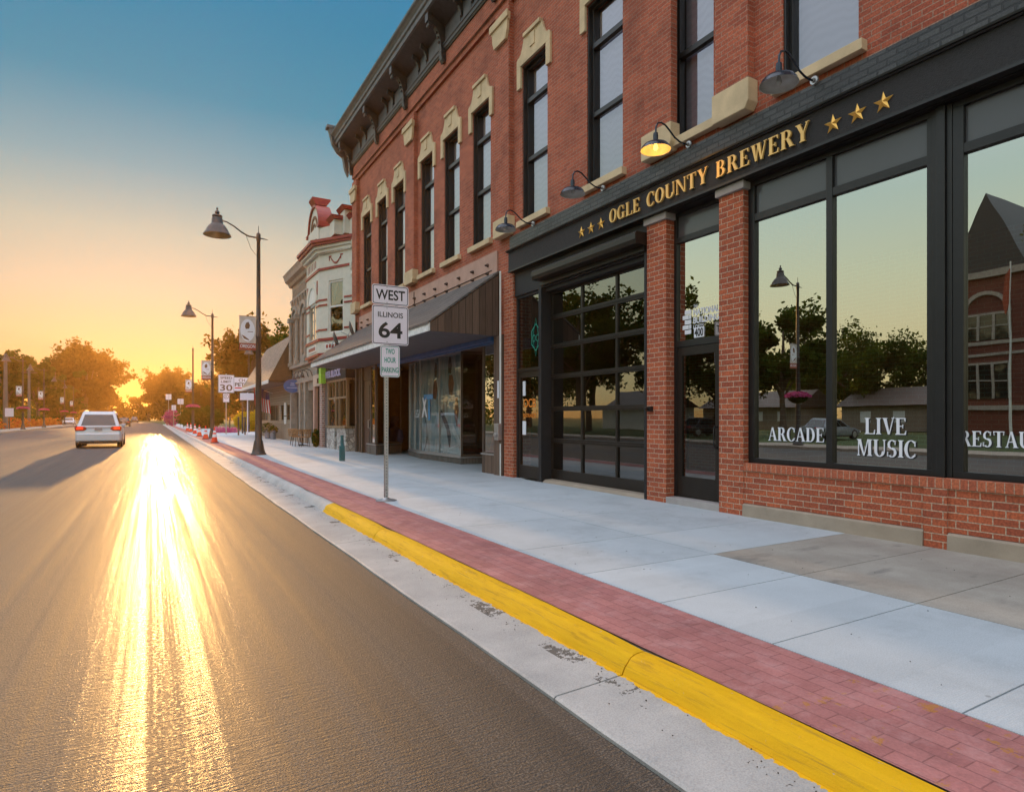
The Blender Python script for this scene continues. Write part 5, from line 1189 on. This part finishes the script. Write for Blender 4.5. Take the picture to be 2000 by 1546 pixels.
# SPEED LIMIT sign farther along
t = thing('speed_limit_sign', (5.05, 54, .158), 'white SPEED LIMIT 30 sign with a small symbol plate beneath it', 'road sign')
m = MB(); m.cyl((0, 0, 0), (0, 0, 4.8), .04, n=8); obj('post', m, M['galv'], t, False)
Pq = plate(t, -.58, .58, 3.30, 4.72, -.05, .02)
for tx, z, w, h in (('SPEED', 4.38, .85, .2), ('LIMIT', 4.08, .75, .19), ('30', 3.45, .9, .5)): obj('lettering', sans(tx, h, w, .004, (0, -.051, z), RX, .015, 'C'), M['brown'], Pq, False)
Pq = plate(t, -.23, .23, 2.55, 3.24, -.05, .012)
m = MB()
for i in range(20): a0, a1 = R(18*i), R(18*i+18); m.quad((.18*math.cos(a0), -.053, 3.0+.18*math.sin(a0)), (.18*math.cos(a1), -.053, 3.0+.18*math.sin(a1)), (.145*math.cos(a1), -.053, 3.0+.145*math.sin(a1)), (.145*math.cos(a0), -.053, 3.0+.145*math.sin(a0)))
m.merge(sans('R', .14, .1, .002, (-.05, -.051, 2.93), RX, .02)); obj('symbol', m, M['brown'], Pq, False)
# shop sign panel
t = thing('shop_sign', (6.35, 57.5, .158), 'white shop sign board with black and red lettering next to the speed sign', 'sign')
m = MB(); m.box(-.45, 1.2, 0, .08, 3.6, 4.75); B_ = obj('board', m, M['signwhite'], t, False)
obj('lettering', sans('CH', .26, .5, .004, (.0, -.002, 4.38), RX, .02), M['brown'], B_, False); obj('lettering', sans('PET', .32, .75, .004, (-.3, -.002, 3.98), RX, .03), M['brown'], B_, False)
m = MB(); m.box(-.3, .45, -.006, 0, 3.8, 3.9); obj('red_line', m, M['flagred'], B_, False)
m = MB(); m.cyl((.3, .04, 0), (.3, .04, 3.6), .06, n=8); obj('post', m, M['post'], t, False)
m = MB(); m.box(0, 1.0, 0, .05, 2.7, 3.25); m.cyl((.55, .1, 0), (.55, .1, 3.3), .04, n=8); t = tag(obj('small_sign', m, M['signwhite'], loc=(0, 0, 0)), 'small blank white board under the shop sign by the flag', 'sign'); t.location = (5.9, 52.5, .158)

# ------------------------------------------------------------------ traffic cones
def cone(x, y, label, s=1.0):
    t = thing('traffic_cone', (x, y, .158), label, 'traffic cone', 'orange cones along the kerb')
    m = MB(); m.box(-.2, .2, -.2, .2, 0, .035); obj('base', m, M['rubber'], t, False, bevel=.01)
    m = MB(); m.lathe([(.165, .035), (.115, .30), (.088, .46), (.075, .54), (.056, .65), (.025, .82), (0, .83)], n=20); obj('body', m, M['cone'], t, False, True)
    for a, c in (((.1175, .30), (.0905, .46)), ((.0775, .54), (.0585, .65))): obj('reflective_band', MB().lathe([a, c], n=20), M['white'], t, False, True)
    t.scale = (s, s, s)
for i, (x, y) in enumerate(((2.85, 36.5), (2.86, 43), (2.92, 50), (3.0, 57), (3.1, 65.5), (3.0, 69.5))):
    cone(x, y, 'orange traffic cone, ' + ['nearest the viewer in the row', 'second of the row from the viewer', 'third of the row from the viewer', 'fourth of the row from the viewer', 'fifth of the row from the viewer', 'last and farthest of the row'][i])

# ------------------------------------------------------------------ vehicles
def car(x, y, rz, label, group=None, paint='carwhite', suv=True, lights=True, L=4.8, W=1.88, Ht=1.74):
    t = thing('parked_car' if not lights else 'car', (x, y, 0), label, 'car', group, rz)
    k = Ht/1.74; hw = W/2
    # body: loft of cross sections along y (rear at y=0, front at +L)
    secs = []
    prof_ = [(0.0, .32, .86, .93), (.06, .28, 1.0, .97), (.35, .24, 1.04, 1.0), (1.2, .22, 1.05, 1.0), (3.2, .22, 1.02, 1.0), (4.1, .24, .95, .98), (4.6, .28, .80, .92), (4.8, .34, .68, .80)]
    m = MB(); nseg = []
    for (yy_, zb, zt, ww) in prof_:
        w = hw*ww; zt *= k
        ring_ = [(-w*.9, zb), (-w*.98, zb+.08), (-w, zb+.3), (-w*.99, zt-.14), (-w*.93, zt-.02), (-w*.8, zt), (w*.8, zt), (w*.93, zt-.02), (w*.99, zt-.14), (w, zb+.3), (w*.98, zb+.08), (w*.9, zb)]
        nseg.append([(a, yy_*L/4.8, z) for a, z in ring_])
    n_ = 12
    vs = [p for r_ in nseg for p in r_]; fs = [(i*n_+j, (i+1)*n_+j, (i+1)*n_+(j+1)%n_, i*n_+(j+1)%n_) for i in range(len(nseg)-1) for j in range(n_)]
    fs += [tuple(range(n_)), tuple(range(len(vs)-n_, len(vs)))[::-1]]
    m.add(vs, fs); body = obj('body', m, M[paint], t, False, True, bevel=.02)
    # cabin
    cab = [(.05 if suv else .75, 1.0*k, hw*.90), (.42 if suv else 1.35, 1.66*k, hw*.70), (1.6, 1.74*k, hw*.70), (2.6, 1.68*k, hw*.69), (3.5, 1.0*k, hw*.86)]
    m = MB(); vs = []
    for yy_, z, w in cab: vs += [(-w, yy_*L/4.8, z), (w, yy_*L/4.8, z)]
    # greenhouse solid
    base = [(-hw*.92, cab[0][0]*L/4.8, 1.0*k), (hw*.92, cab[0][0]*L/4.8, 1.0*k), (hw*.9, cab[4][0]*L/4.8, 1.0*k), (-hw*.9, cab[4][0]*L/4.8, 1.0*k)]
    r0 = [(-cab[1][2], cab[1][0]*L/4.8, cab[1][1]), (cab[1][2], cab[1][0]*L/4.8, cab[1][1]), (cab[3][2], cab[3][0]*L/4.8, cab[3][1]), (-cab[3][2], cab[3][0]*L/4.8, cab[3][1])]
    r1 = [(-cab[1][2]*.96, (cab[1][0]+.25)*L/4.8, cab[2][1]), (cab[1][2]*.96, (cab[1][0]+.25)*L/4.8, cab[2][1]), (cab[3][2]*.96, (cab[3][0]-.2)*L/4.8, cab[2][1]-.01), (-cab[3][2]*.96, (cab[3][0]-.2)*L/4.8, cab[2][1]-.01)]
    vs = base+r0+r1; fs = [(0,1,5,4), (1,2,6,5), (2,3,7,6), (3,0,4,7), (4,5,9,8), (5,6,10,9), (6,7,11,10), (7,4,8,11), (8,9,10,11)]
    obj('cabin', MB().add(vs, fs), M[paint], t, False, bevel=.03)
    def lerp(a, b_, f): return tuple(a[i]+(b_[i]-a[i])*f for i in range(3))
    def glz(A, B_, C_, D, u0, u1, v0, v1, off):
        bot = lambda u: lerp(A, B_, u); top = lambda u: lerp(D, C_, u)
        return [tuple(lerp(bot(u), top(u), v)[i]+off[i] for i in range(3)) for u, v in ((u0, v0), (u1, v0), (u1, v1), (u0, v1))]
    g_ = MB(); g_.quad(*glz(base[0], base[1], r0[1], r0[0], .09, .91, .10, .88, (0, -.012, .008))); obj('rear_window', g_, M['carglass'], t, False)
    g_ = MB(); g_.quad(*glz(base[2], base[3], r0[3], r0[2], .08, .92, .08, .92, (0, .012, .01))); obj('windscreen', g_, M['carglass'], t, False)
    for A, B_, C_, D, ox_ in ((base[1], base[2], r0[2], r0[1], .012), (base[3], base[0], r0[0], r0[3], -.012)):
        for u0, u1 in ((.08, .34), (.36, .62), (.64, .90)):
            g_ = MB(); g_.quad(*glz(A, B_, C_, D, u0, u1, .10, .86, (ox_, 0, .005))); obj('side_window', g_, M['carglass'], t, False)
    for s_ in (-1, 1):
        if suv:
            m = MB(); m.tube([(s_*hw*.62, .6, 1.70*k), (s_*hw*.62, .75, 1.78*k), (s_*hw*.60, 2.3, 1.78*k), (s_*hw*.60, 2.45, 1.70*k)], .018, 6); obj('roof_rail', m, M['galv'], t, False)
        m = MB(); m.box(s_*hw*.97 - .09, s_*hw*.97+.09, 3.12*L/4.8, 3.22*L/4.8, .98*k, 1.14*k); obj('wing_mirror', m, M[paint], t, False, bevel=.03)
        m = MB()
        if lights: m.prism([(s_*hw*.50, .90*k), (s_*hw*.54, 1.02*k), (s_*hw*.95, 1.04*k), (s_*hw*1.005, .98*k), (s_*hw*.97, .82*k), (s_*hw*.62, .82*k)], 'y', -.02, .16)
        else: m.prism([(s_*hw*.55, .84*k), (s_*hw*.55, .96*k), (s_*hw*.96, .96*k), (s_*hw*.96, .8*k)], 'y', -.02, .12)
        tl = obj('tail_lamp', m, M['redlens'], t, False, bevel=.01)
        if lights:
            m = MB(); m.box(s_*hw*.66, s_*hw*.90, -.03, -.02, .90*k, .94*k); m.box(s_*hw*.66, s_*hw*.90, -.03, -.02, .965*k, .99*k); obj('lit_strip', m, M['tail'], tl, False)
        m = MB(); m.box(s_*hw*.55, s_*hw*.9, L-.10, L-.02, .55*k, .70*k); obj('headlight', m, M['white'], t, False, bevel=.02)
        for yy_ in (.86*L/4.8, 3.86*L/4.8):
            m = MB(); xo, xi = s_*(hw+.01), s_*(hw-.22); m.cyl((xi, yy_, .34), (xo, yy_, .34), .345, n=24); wl_ = obj('wheel', m, M['rubber'], t, False, bevel=.03)
            m = MB(); m.cyl((xo, yy_, .34), (xo+s_*.012, yy_, .34), .22, .20, 20); obj('rim', m, M['galv'], wl_, False)
    m = MB(); m.box(-hw*.93, hw*.93, -.10, .12, .34, .70*k); obj('bumper', m, M[paint], t, False, bevel=.05)
    m = MB(); m.box(-hw*.80, hw*.80, -.085, .2, .22, .34); m.box(-hw*.97, hw*.97, .3, L-.3, .2, .26); obj('valance', m, M['rubber'], t, False, bevel=.02)
    m = MB(); m.box(-.16, .16, -.035, -.015, .83*k, .96*k); obj('number_plate', m, plain('plate_grey', (.3, .28, .3), .5) if 'plate_grey' not in bpy.data.materials else bpy.data.materials['plate_grey'], t, False)
    m = MB(); m.box(-.55, .55, -.045, .02, .985*k, 1.01*k); obj('tailgate_trim', m, M['galv'], t, False)
    return t
car(-2.30, 36.6, 0, 'white sport utility car driving away with glowing red tail lamps', lights=True, W=1.94, Ht=1.8)
car(-14.0, 150, R(180), 'pale parked car half hidden behind the white car on the left', 'distant cars', 'carwhite', False, False, Ht=1.5)
car(-4.2, 122, 0, 'dark car just to the right of the white car in the distance', 'distant cars', 'cardark', False, False, Ht=1.5)
car(-4.6, 215, R(180), 'dark car far down the road under the trees', 'distant cars', 'cardark', True, False)
M['cargrey'] = plain('car_paint_grey', (.22, .24, .26), .3, .2, bump=0)
car(-25, 27, R(90), 'grey parked car across the street mirrored in the brewery windows', 'cars across the street', 'cargrey', False, False, Ht=1.45)
car(-22, 36, R(90), 'dark parked car across the street mirrored in the far shop windows', 'cars across the street', 'cardark', False, False, Ht=1.5)

# ------------------------------------------------------------------ pavement furniture
def chair(x, y, rz, label):
    t = thing('wicker_chair', (x, y, .158), label, 'chair', 'wicker chairs outside the book shop', rz)
    m = MB(); m.lathe([(0, .42), (.25, .42), (.26, .45), (0, .47)], n=18); obj('seat', m, M['wicker'], t, False)
    m = MB()
    for zz in (.62, .70, .78): m.tube([(.28*math.cos(R(a)), .28*math.sin(R(a)), zz+(.08 if 45 < a < 135 else 0)*0) for a in range(-20, 201, 20)], .022, 6)
    for a in range(-20, 201, 22): m.cyl((.25*math.cos(R(a)), .25*math.sin(R(a)), .44), (.29*math.cos(R(a)), .29*math.sin(R(a)), .78), .016, n=6)
    obj('backrest', m, M['wicker'], t, False)
    for a in (45, 135, 225, 315): m = MB(); m.cyl((.2*math.cos(R(a)), .2*math.sin(R(a)), .42), (.27*math.cos(R(a)), .27*math.sin(R(a)), 0), .014, n=6); obj('leg', m, M['black'], t, False)
chair(6.0, 31.6, R(80), 'wicker chair farthest along, beside the grey building'); chair(5.9, 30.3, R(100), 'wicker chair in the middle of the group of three'); chair(6.05, 29.5, R(-90), 'wicker chair nearest the viewer, by the tall green shrub')
t = thing('cafe_table', (6.25, 30.9, .158), 'small dark round table between the wicker chairs', 'table'); m = MB(); m.cyl((0,0,.70), (0,0,.73), .35, n=24); obj('tabletop', m, M['wicker'], t, False); m = MB(); m.cyl((0,0,.02), (0,0,.70), .03, n=10); m.cyl((0,0,0), (0,0,.03), .22, n=16); obj('pedestal', m, M['black'], t, False)
def shrub(name, x, y, r, h, n, mat, label, cat='plant', ls=.05, pot=None, z=.158, group=None):
    t = thing(name, (x, y, z), label, cat, group); d = rng.normal(size=(n, 3)); d /= np.linalg.norm(d, axis=1)[:, None]; d *= (rng.uniform(.2, 1, n)**.4)[:, None]
    z0 = .3 if pot else 0; c = d*np.array([r, r, h/2])+np.array([0, 0, z0+h/2]); c += rng.normal(size=c.shape)*r*.08
    link('foliage', mesh_np('foliage', leafmesh(c, ls, rng), mat), t)
    if pot: m = MB(); m.lathe([(0, 0), (pot*.8, 0), (pot, .55 if z0 else .4), (pot*.9, .55 if z0 else .4), (0, .5)], n=14); obj('pot', m, M['zinc'], t, False)
    else: m = MB(); m.cyl((0,0,0), (0,0,h*.5), .04, .02, 8); obj('stem', m, M['trunk'], t, False)
    return t
shrub('potted_shrub', 6.42, 28.9, .17, .85, 900, M['leaf_dk'], 'narrow dark green shrub standing by the brick pier')
shrub('planter', 6.35, 42.0, .38, .75, 500, M['leaf'], 'grey metal planter with bushy green leaves by the low shop', pot=.22)
shrub('planter', 6.45, 40.6, .30, .55, 400, M['leaf'], 'shorter grey planter beside the bushy one', pot=.2)
shrub('yellow_bush', 8.2, 66, 1.3, 1.9, 2600, M['leaf_yel'], 'rounded yellow ornamental bush beyond the low shop', 'bush', .14)
shrub('flower_bed', 5.6, 60, 1.1, .45, 900, M['pinkfl'], 'low bed of magenta flowers by the speed sign', 'flowers', .08)
shrub('green_bush', 5.2, 86, 2.6, 2.6, 3500, M['leaf'], 'wide dark green bush beyond the banner pole', 'bush', .2)
shrub('flower_bush', -1.0+3.6, 112, 1.2, 2.6, 1200, M['pinkfl'], 'tall pink flowering bush at the end of the kerb', 'bush', .14)
q = MB(); q.cyl((5.08, 19.3, .158), (5.08, 19.3, .95), .055, .05, 12); q.box(5.0, 5.16, 19.24, 19.36, .158, .62); tag(obj('hydrant_post', q, M['bluegreen'], bevel=.01), 'short faded blue-green post in the pavement before the stone shopfront', 'bollard')
for i, (x, y) in enumerate(((6.2, 52), (6.5, 56), (5.9, 60), (5.6, 50.8))):
    q = MB(); q.cyl((x, y, .158), (x, y, 1.45), .06, n=10); q.lathe([(.08, 0), (.06, .08), (0, .12)], (x, y, 1.45), 10)
    tag(obj('bollard', q, M['post']), 'dark bollard ' + ['nearest the hanging flag', 'behind the flag beside the yellow bush', 'by the magenta flowers', 'at the corner of the low shop'][i], 'bollard', 'dark posts beyond the low shop')
# distant right-hand signs
for x, y, z, w, h, mat, lb in ((1.0+2.3, 96, 3.2, .75, .75, 'signwhite', 'small white road sign left of the banner pole'), (2.8, 108, 2.5, .6, .8, 'signwhite', 'narrow white road sign near the pink bush'), (2.5, 128, 4.6, .9, 1.0, 'signwhite', 'high white road sign far down the kerb'), (5.0, 98, 1.1, 2.2, 1.2, 'orange_sign', 'wide orange construction board near the banner pole')):
    t = thing('road_sign', (x, y, .1), lb, 'road sign', 'distant road signs'); m = MB(); m.prism(rrect(-w/2, w/2, z, z+h, .08), 'y', -.03, -.02); obj('plate', m, M[mat], t, False); m = MB(); m.cyl((0, 0, 0), (0, 0, z+h*.9), .04, n=6); obj('post', m, M['galv'], t, False)
# left side: utility poles, signs, beds
for i, (x, y, h) in enumerate(((-15.6, 97, 9.3), (-15.9, 116, 8.6))):
    t = thing('utility_pole', (x, y, 0), ['thicker grey concrete utility pole on the left roadside', 'thinner grey utility pole right of the thicker one'][i], 'utility pole', 'poles on the left roadside')
    m = MB(); m.cyl((0,0,0), (0,0,h), .28 if i == 0 else .2, .16, 12); obj('pole', m, M['pole_concrete'], t, False); m = MB(); m.box(-.9, .9, -.06, .06, h-.5, h-.35); obj('crossarm', m, M['trunk'], t, False)
for x, y, z, w, h, lb in ((-15.8, 84, 1.8, 1.4, 2.3, 'tall grey-lilac notice board among the flowers on the left'), (-14.6, 93, 1.6, .8, 1.0, 'small white sign beside the thicker utility pole'), (-16.2, 82, 5.4, 2.0, 1.6, 'dark shop sign high on the left edge')):
    t = thing('notice_sign', (x, y, 0), lb, 'sign', 'signs on the left roadside'); m = MB(); m.box(-w/2, w/2, -.05, .05, z, z+h); obj('plate', m, M['zinc'] if z > 5 else M['signwhite'], t, False); m = MB(); m.cyl((0, .1, 0), (0, .1, z+h*.5), .06, n=6); obj('post', m, M['post'], t, False)
n = 5200; c = np.stack([rng.uniform(-19, -15.3, n), rng.uniform(78, 150, n), rng.uniform(.1, 1.3, n)], 1); c[:, 2] *= .6+.5*np.sin(c[:, 1]*.9)**2
tag(link('flower_border', mesh_np('flower_border', leafmesh(c[:3200], .22, rng), M['redfl'])), 'red and orange flower border along the left roadside', 'flowers', kind='stuff')
tag(link('low_hedge', mesh_np('low_hedge', leafmesh(c[3200:]+np.array([-.8, 0, .25]), .24, rng), M['leaf'])), 'ragged low green hedge behind the flowers on the left', 'hedge', kind='stuff')

# ------------------------------------------------------------------ trees
def tree(name, x, y, h, r, n, label, mat='leaf', ls=.3, seed=1, trunk_h=None, group=None, dens=34, flat=.8, sparse=False):
    rg = np.random.default_rng(seed); t = thing(name, (x, y, 0), label, 'tree', group)
    th = trunk_h or h*.3; cz_ = (h+th*.7)/2; rz_ = (h-th*.7)/2
    cc = rg.normal(size=(dens, 3)); cc /= np.linalg.norm(cc, axis=1)[:, None]; cc *= rg.uniform(.45, .86, dens)[:, None]; cc[:, 2] = cc[:, 2]*.95+.05
    cen = cc*np.array([r, r, rz_])+np.array([0, 0, cz_]); cr = rg.uniform(.16, .33, dens)*r*(.72 if sparse else 1)
    k_ = rg.integers(0, dens, n); d = rg.normal(size=(n, 3)); d /= np.linalg.norm(d, axis=1)[:, None]; d *= (rg.uniform(.25, 1.05, n)**.5)[:, None]
    d[:, 2] *= .72; pts = cen[k_]+d*cr[k_][:, None]
    # ragged sprays at the rim
    ns = n//8; k2 = rg.integers(0, dens, ns); d2 = cc[k2]/np.linalg.norm(cc[k2], axis=1)[:, None]
    pts2 = cen[k2]+d2*cr[k2][:, None]*rg.uniform(.8, 1.5, ns)[:, None]+rg.normal(size=(ns, 3))*r*.06
    link('crown', mesh_np('crown', leafmesh(np.concatenate([pts, pts2]), ls, rg, .3), M[mat]), t)
    m = MB(); tr = max(.12, r*.055); m.tube([(0, 0, 0), (.05*r*.2, 0, th*.5), (0, .02*r, th), (.02*r, 0, h*.6), (0, 0, h*.85)], [tr*1.35, tr, tr*.85, tr*.5, tr*.12], 10)
    for j in range(9):
        e = cen[j % dens]; m.tube([(0, 0, th*(.8+.06*j)), tuple(np.array([0, 0, th*1.1])*.5+e*.5), tuple(e)], [tr*.5, tr*.3, tr*.08], 6)
    obj('trunk', m, M['trunk'], t, False, True)
    return t
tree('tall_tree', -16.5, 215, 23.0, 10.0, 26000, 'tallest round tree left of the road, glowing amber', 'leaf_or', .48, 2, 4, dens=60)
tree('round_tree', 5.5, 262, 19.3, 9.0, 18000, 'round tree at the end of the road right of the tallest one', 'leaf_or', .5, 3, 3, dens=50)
tree('loose_tree', -20.5, 128, 12.3, 5.0, 10500, 'loose-leaved tree at the left edge behind the first left lamp', 'leaf', .3, 4, sparse=True, group='trees along the left roadside')
tree('loose_tree', -19.5, 152, 13.4, 5.4, 10500, 'airy tree between the two utility poles', 'leaf', .3, 5, sparse=True, group='trees along the left roadside')
tree('loose_tree', -27, 150, 14.5, 6.5, 10500, 'broad tree filling the left edge of the view', 'leaf_dk', .34, 6, group='trees along the left roadside')
tree('loose_tree', -20, 182, 15.2, 6, 10500, 'airy tree just left of the tallest tree', 'leaf', .36, 7, sparse=True, group='trees along the left roadside')
tree('low_tree', -25, 110, 6.5, 4.2, 8000, 'low dense tree behind the flower border', 'leaf_dk', .26, 8, 1.2, group='low trees on the left')
tree('low_tree', -18, 172, 7.5, 4.5, 8000, 'low dense tree behind the third left lamp', 'leaf_dk', .3, 18, 1.2, group='low trees on the left')
tree('low_tree', -12.5, 236, 9, 6, 4500, 'low tree under the tallest one by the road', 'leaf_or', .36, 19, 1.2, group='low trees on the left')
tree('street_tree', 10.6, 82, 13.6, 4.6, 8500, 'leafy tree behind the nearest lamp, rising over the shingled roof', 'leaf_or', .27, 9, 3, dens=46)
tree('street_tree', 13.0, 66, 12.6, 3.4, 5000, 'green tree peeking out beside the grey building', 'leaf', .22, 10, 3)
tree('street_tree', 12.2, 100, 12.0, 5.0, 6500, 'tree behind the hanging flag beyond the low shop', 'leaf_dk', .3, 12, 2)
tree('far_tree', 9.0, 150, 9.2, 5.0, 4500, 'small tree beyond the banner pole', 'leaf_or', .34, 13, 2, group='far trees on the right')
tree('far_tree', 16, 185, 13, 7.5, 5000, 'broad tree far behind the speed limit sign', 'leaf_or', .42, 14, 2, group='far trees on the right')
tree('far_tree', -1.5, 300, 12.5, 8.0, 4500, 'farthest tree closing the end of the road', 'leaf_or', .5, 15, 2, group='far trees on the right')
n = 26000; c = np.stack([rng.uniform(-150, 110, n), rng.uniform(318, 350, n), np.zeros(n)], 1)
c[:, 2] = rng.uniform(0, 1, n)**.7*(6.5+2.2*np.sin(c[:, 0]*.21)+1.4*np.sin(c[:, 0]*.57+1))
tag(link('far_woods', mesh_np('far_woods', leafmesh(c, .75, rng, .2), M['leaf_or'])), 'hazy line of distant woods closing the end of the street', 'woods', kind='stuff')
n = 9000; c = np.stack([rng.uniform(-46, -21, n), rng.uniform(96, 200, n), np.zeros(n)], 1); c[:, 2] = rng.uniform(0, 1, n)**.8*(4+1.5*np.sin(c[:, 1]*.3))
tag(link('undergrowth', mesh_np('undergrowth', leafmesh(c, .4, rng, .2), M['leaf_dk'])), 'dark undergrowth beneath the trees on the left', 'bushes', kind='stuff')
# beyond the road to the left, mirrored in the glass
refl = [(-72, 41, 11.5, 7.5, 'leaf_dk', 'low far tree mirrored right of the ARCADE tree'), (-76, 34, 10.6, 7, 'leaf_dk', 'low far tree mirrored above LIVE MUSIC'), (-66, 52, 11.5, 7, 'leaf_dk', 'far tree mirrored behind the nearest park tree'), (-78, 27, 10.5, 6, 'leaf_dk', 'low far tree mirrored beside the window post'), (-34, 74, 15, 7, 'leaf_dk', 'broad tree mirrored behind the white house'), (-44, 52, 13, 7, 'leaf_dk', 'dark tree mirrored between the low houses'), (-40, 88, 15, 8, 'leaf_dk', 'dark broad tree far across the street'), (-30, 100, 14, 7, 'leaf_dk', 'dark tree across the street beyond the others'), (-70, 35, 11, 7, 'leaf_dk', 'distant tree mirrored low behind LIVE MUSIC'), (-30.5, 33, 11.3, 4.4, 'leaf', 'spreading tree across the street mirrored in the ARCADE window'), (-26, 41, 14, 5.0, 'leaf', 'tree across the street mirrored above the 400 door'), (-20, 47, 15, 5.5, 'leaf_dk', 'tall tree across the street mirrored in the overhead door'), (-27, 55, 15, 6, 'leaf', 'tree across the street mirrored in the top row of the overhead door'), (-62, 45, 12, 6, 'leaf_dk', 'far tree mirrored low in the LIVE MUSIC window'), (-68, 55, 12, 7, 'leaf', 'another far tree behind the low house row'), (-30, 11.5, 16, 4.5, 'leaf', 'tree near the courthouse mirrored at the right edge'), (-24, 66, 14, 6, 'leaf', 'tree mirrored in the poster windows'), (-22, 84, 12, 5.5, 'leaf_dk', 'tree farther along the opposite side')]
for i, (x, y, h, r, mt, lb) in enumerate(refl): tree('park_tree', x, y, h, r, 9000, lb, mt, .21, 30+i, group='trees across the street')

# ------------------------------------------------------------------ across the street: courthouse, low houses
CH = thing('courthouse', (-52, 26, 0), 'red brick courthouse with steep gables and arched windows mirrored in the right window', 'building')
obj('body', MB().box(-70, -51.5, 8, 29.8, 0, 14.5), M['brick_dark'], CH)
for i, y0 in enumerate((24.0, 16.6, 9.2)):
    m = MB(); m.prism([(y0, 0), (y0+5.6, 0), (y0+5.6, 14.5), (y0, 14.5)], 'x', -51.5, -50.2); obj('bay', m, M['brick_dark'], CH)
    m = MB(); m.prism([(y0-.2, 14.6), (y0+5.8, 14.6), (y0+2.8, 21.5)], 'x', -58, -50.0); obj('gable_roof', m, M['cornice'], CH)
    m = MB(); m.box(-50.2, -49.9, y0-.1, y0+5.7, 14.0, 14.6); m.box(-50.2, -50.05, y0, y0+5.6, 8.0, 8.3); m.box(-50.2, -50.05, y0, y0+5.6, 7.0, 7.25); m.box(-50.2, -50.0, y0, y0+5.6, 2.2, 2.6); obj('stone_course', m, M['grey_bldg'], CH)
    for z0, z1, arch in ((8.4, 10.6, True), (3.2, 6.2, False)):
        m = MB()
        for k_ in range(4): m.box(-50.2, -50.02, y0+.95+k_*1.2, y0+1.15+k_*1.2, z0, z1)
        m.box(-50.2, -50.03, y0+.95, y0+4.75, z1, z1+.2); m.box(-50.2, -50.03, y0+.95, y0+4.75, (z0+z1)/2, (z0+z1)/2+.1); w_ = obj('window', m, M['grey_bldg'], CH)
        m = MB(); m.box(-50.2, -50.12, y0+1.0, y0+4.7, z0, z1); obj('pane', m, M['carglass'], w_)
        if arch:
            m = MB()
            for k_ in range(12):
                a0, a1 = R(15*k_), R(15*k_+15); m.prism([(y0+2.85+1.95*math.cos(a0), z1+.2+1.95*math.sin(a0)), (y0+2.85+1.95*math.cos(a1), z1+.2+1.95*math.sin(a1)), (y0+2.85+1.6*math.cos(a1), z1+.2+1.6*math.sin(a1)), (y0+2.85+1.6*math.cos(a0), z1+.2+1.6*math.sin(a0))], 'x', -50.2, -49.98)
            obj('arch', m, M['grey_bldg'], w_)
for i, (x, y, w, dlab) in enumerate(((-60, 36, 16, 'low pale house across the street behind the lawn'), (-58, 56, 15, 'second low pale house farther left across the street'), (-42, 62, 9, 'small white house seen low in the overhead door panes'))):
    t = thing('low_house', (x, y, 0), dlab, 'house', 'low houses across the street')
    m = MB(); m.box(-4, 4, -w/2, w/2, 0, 2.8); obj('wall', m, M['wains'] if i < 2 else M['wht_paint'], t, False)
    m = MB(); m.prism([(-4.6, 2.8), (4.6, 2.8), (0, 5.0)], 'y', -w/2-.4, w/2+.4); obj('roof', m, M['brownwood'], t, False)
    for k_ in range(4): m = MB(); yk = -w/2+w*(k_+.6)/4.4; m.box(4.0, 4.04, yk-.6, yk+.6, 1.0, 2.2); obj('window', m, M['wht_paint'], t, False)
t = thing('flagpole', (-31, 17.6, 0), 'white flagpole with a furled flag on the courthouse lawn', 'flagpole'); m = MB(); m.cyl((0,0,0), (0,0,11), .08, .04, 10); obj('pole', m, M['wht_paint'], t, False); m = MB(); m.prism([(0, 10.6), (.25, 10.2), (.35, 8.6), (.2, 7.8), (0, 8.4)], 'x', -.05, .05); obj('furled_flag', m, M['clothred'], t, False)

# ------------------------------------------------------------------ evening haze
k = NT('haze'); k.t.nodes.remove(k.p); v = k.n('VolumePrincipled'); v.inputs['Color'].default_value = (1, .60, .24, 1); v.inputs['Density'].default_value = .00038; v.inputs['Anisotropy'].default_value = .72
k.l(v.outputs[0], k.out.inputs['Volume'])
tag(obj('haze', MB().box(-2600, 2600, -2600, 2600, -1.1, 27), k.m), 'thin golden evening haze over the whole street', 'haze', kind='stuff')
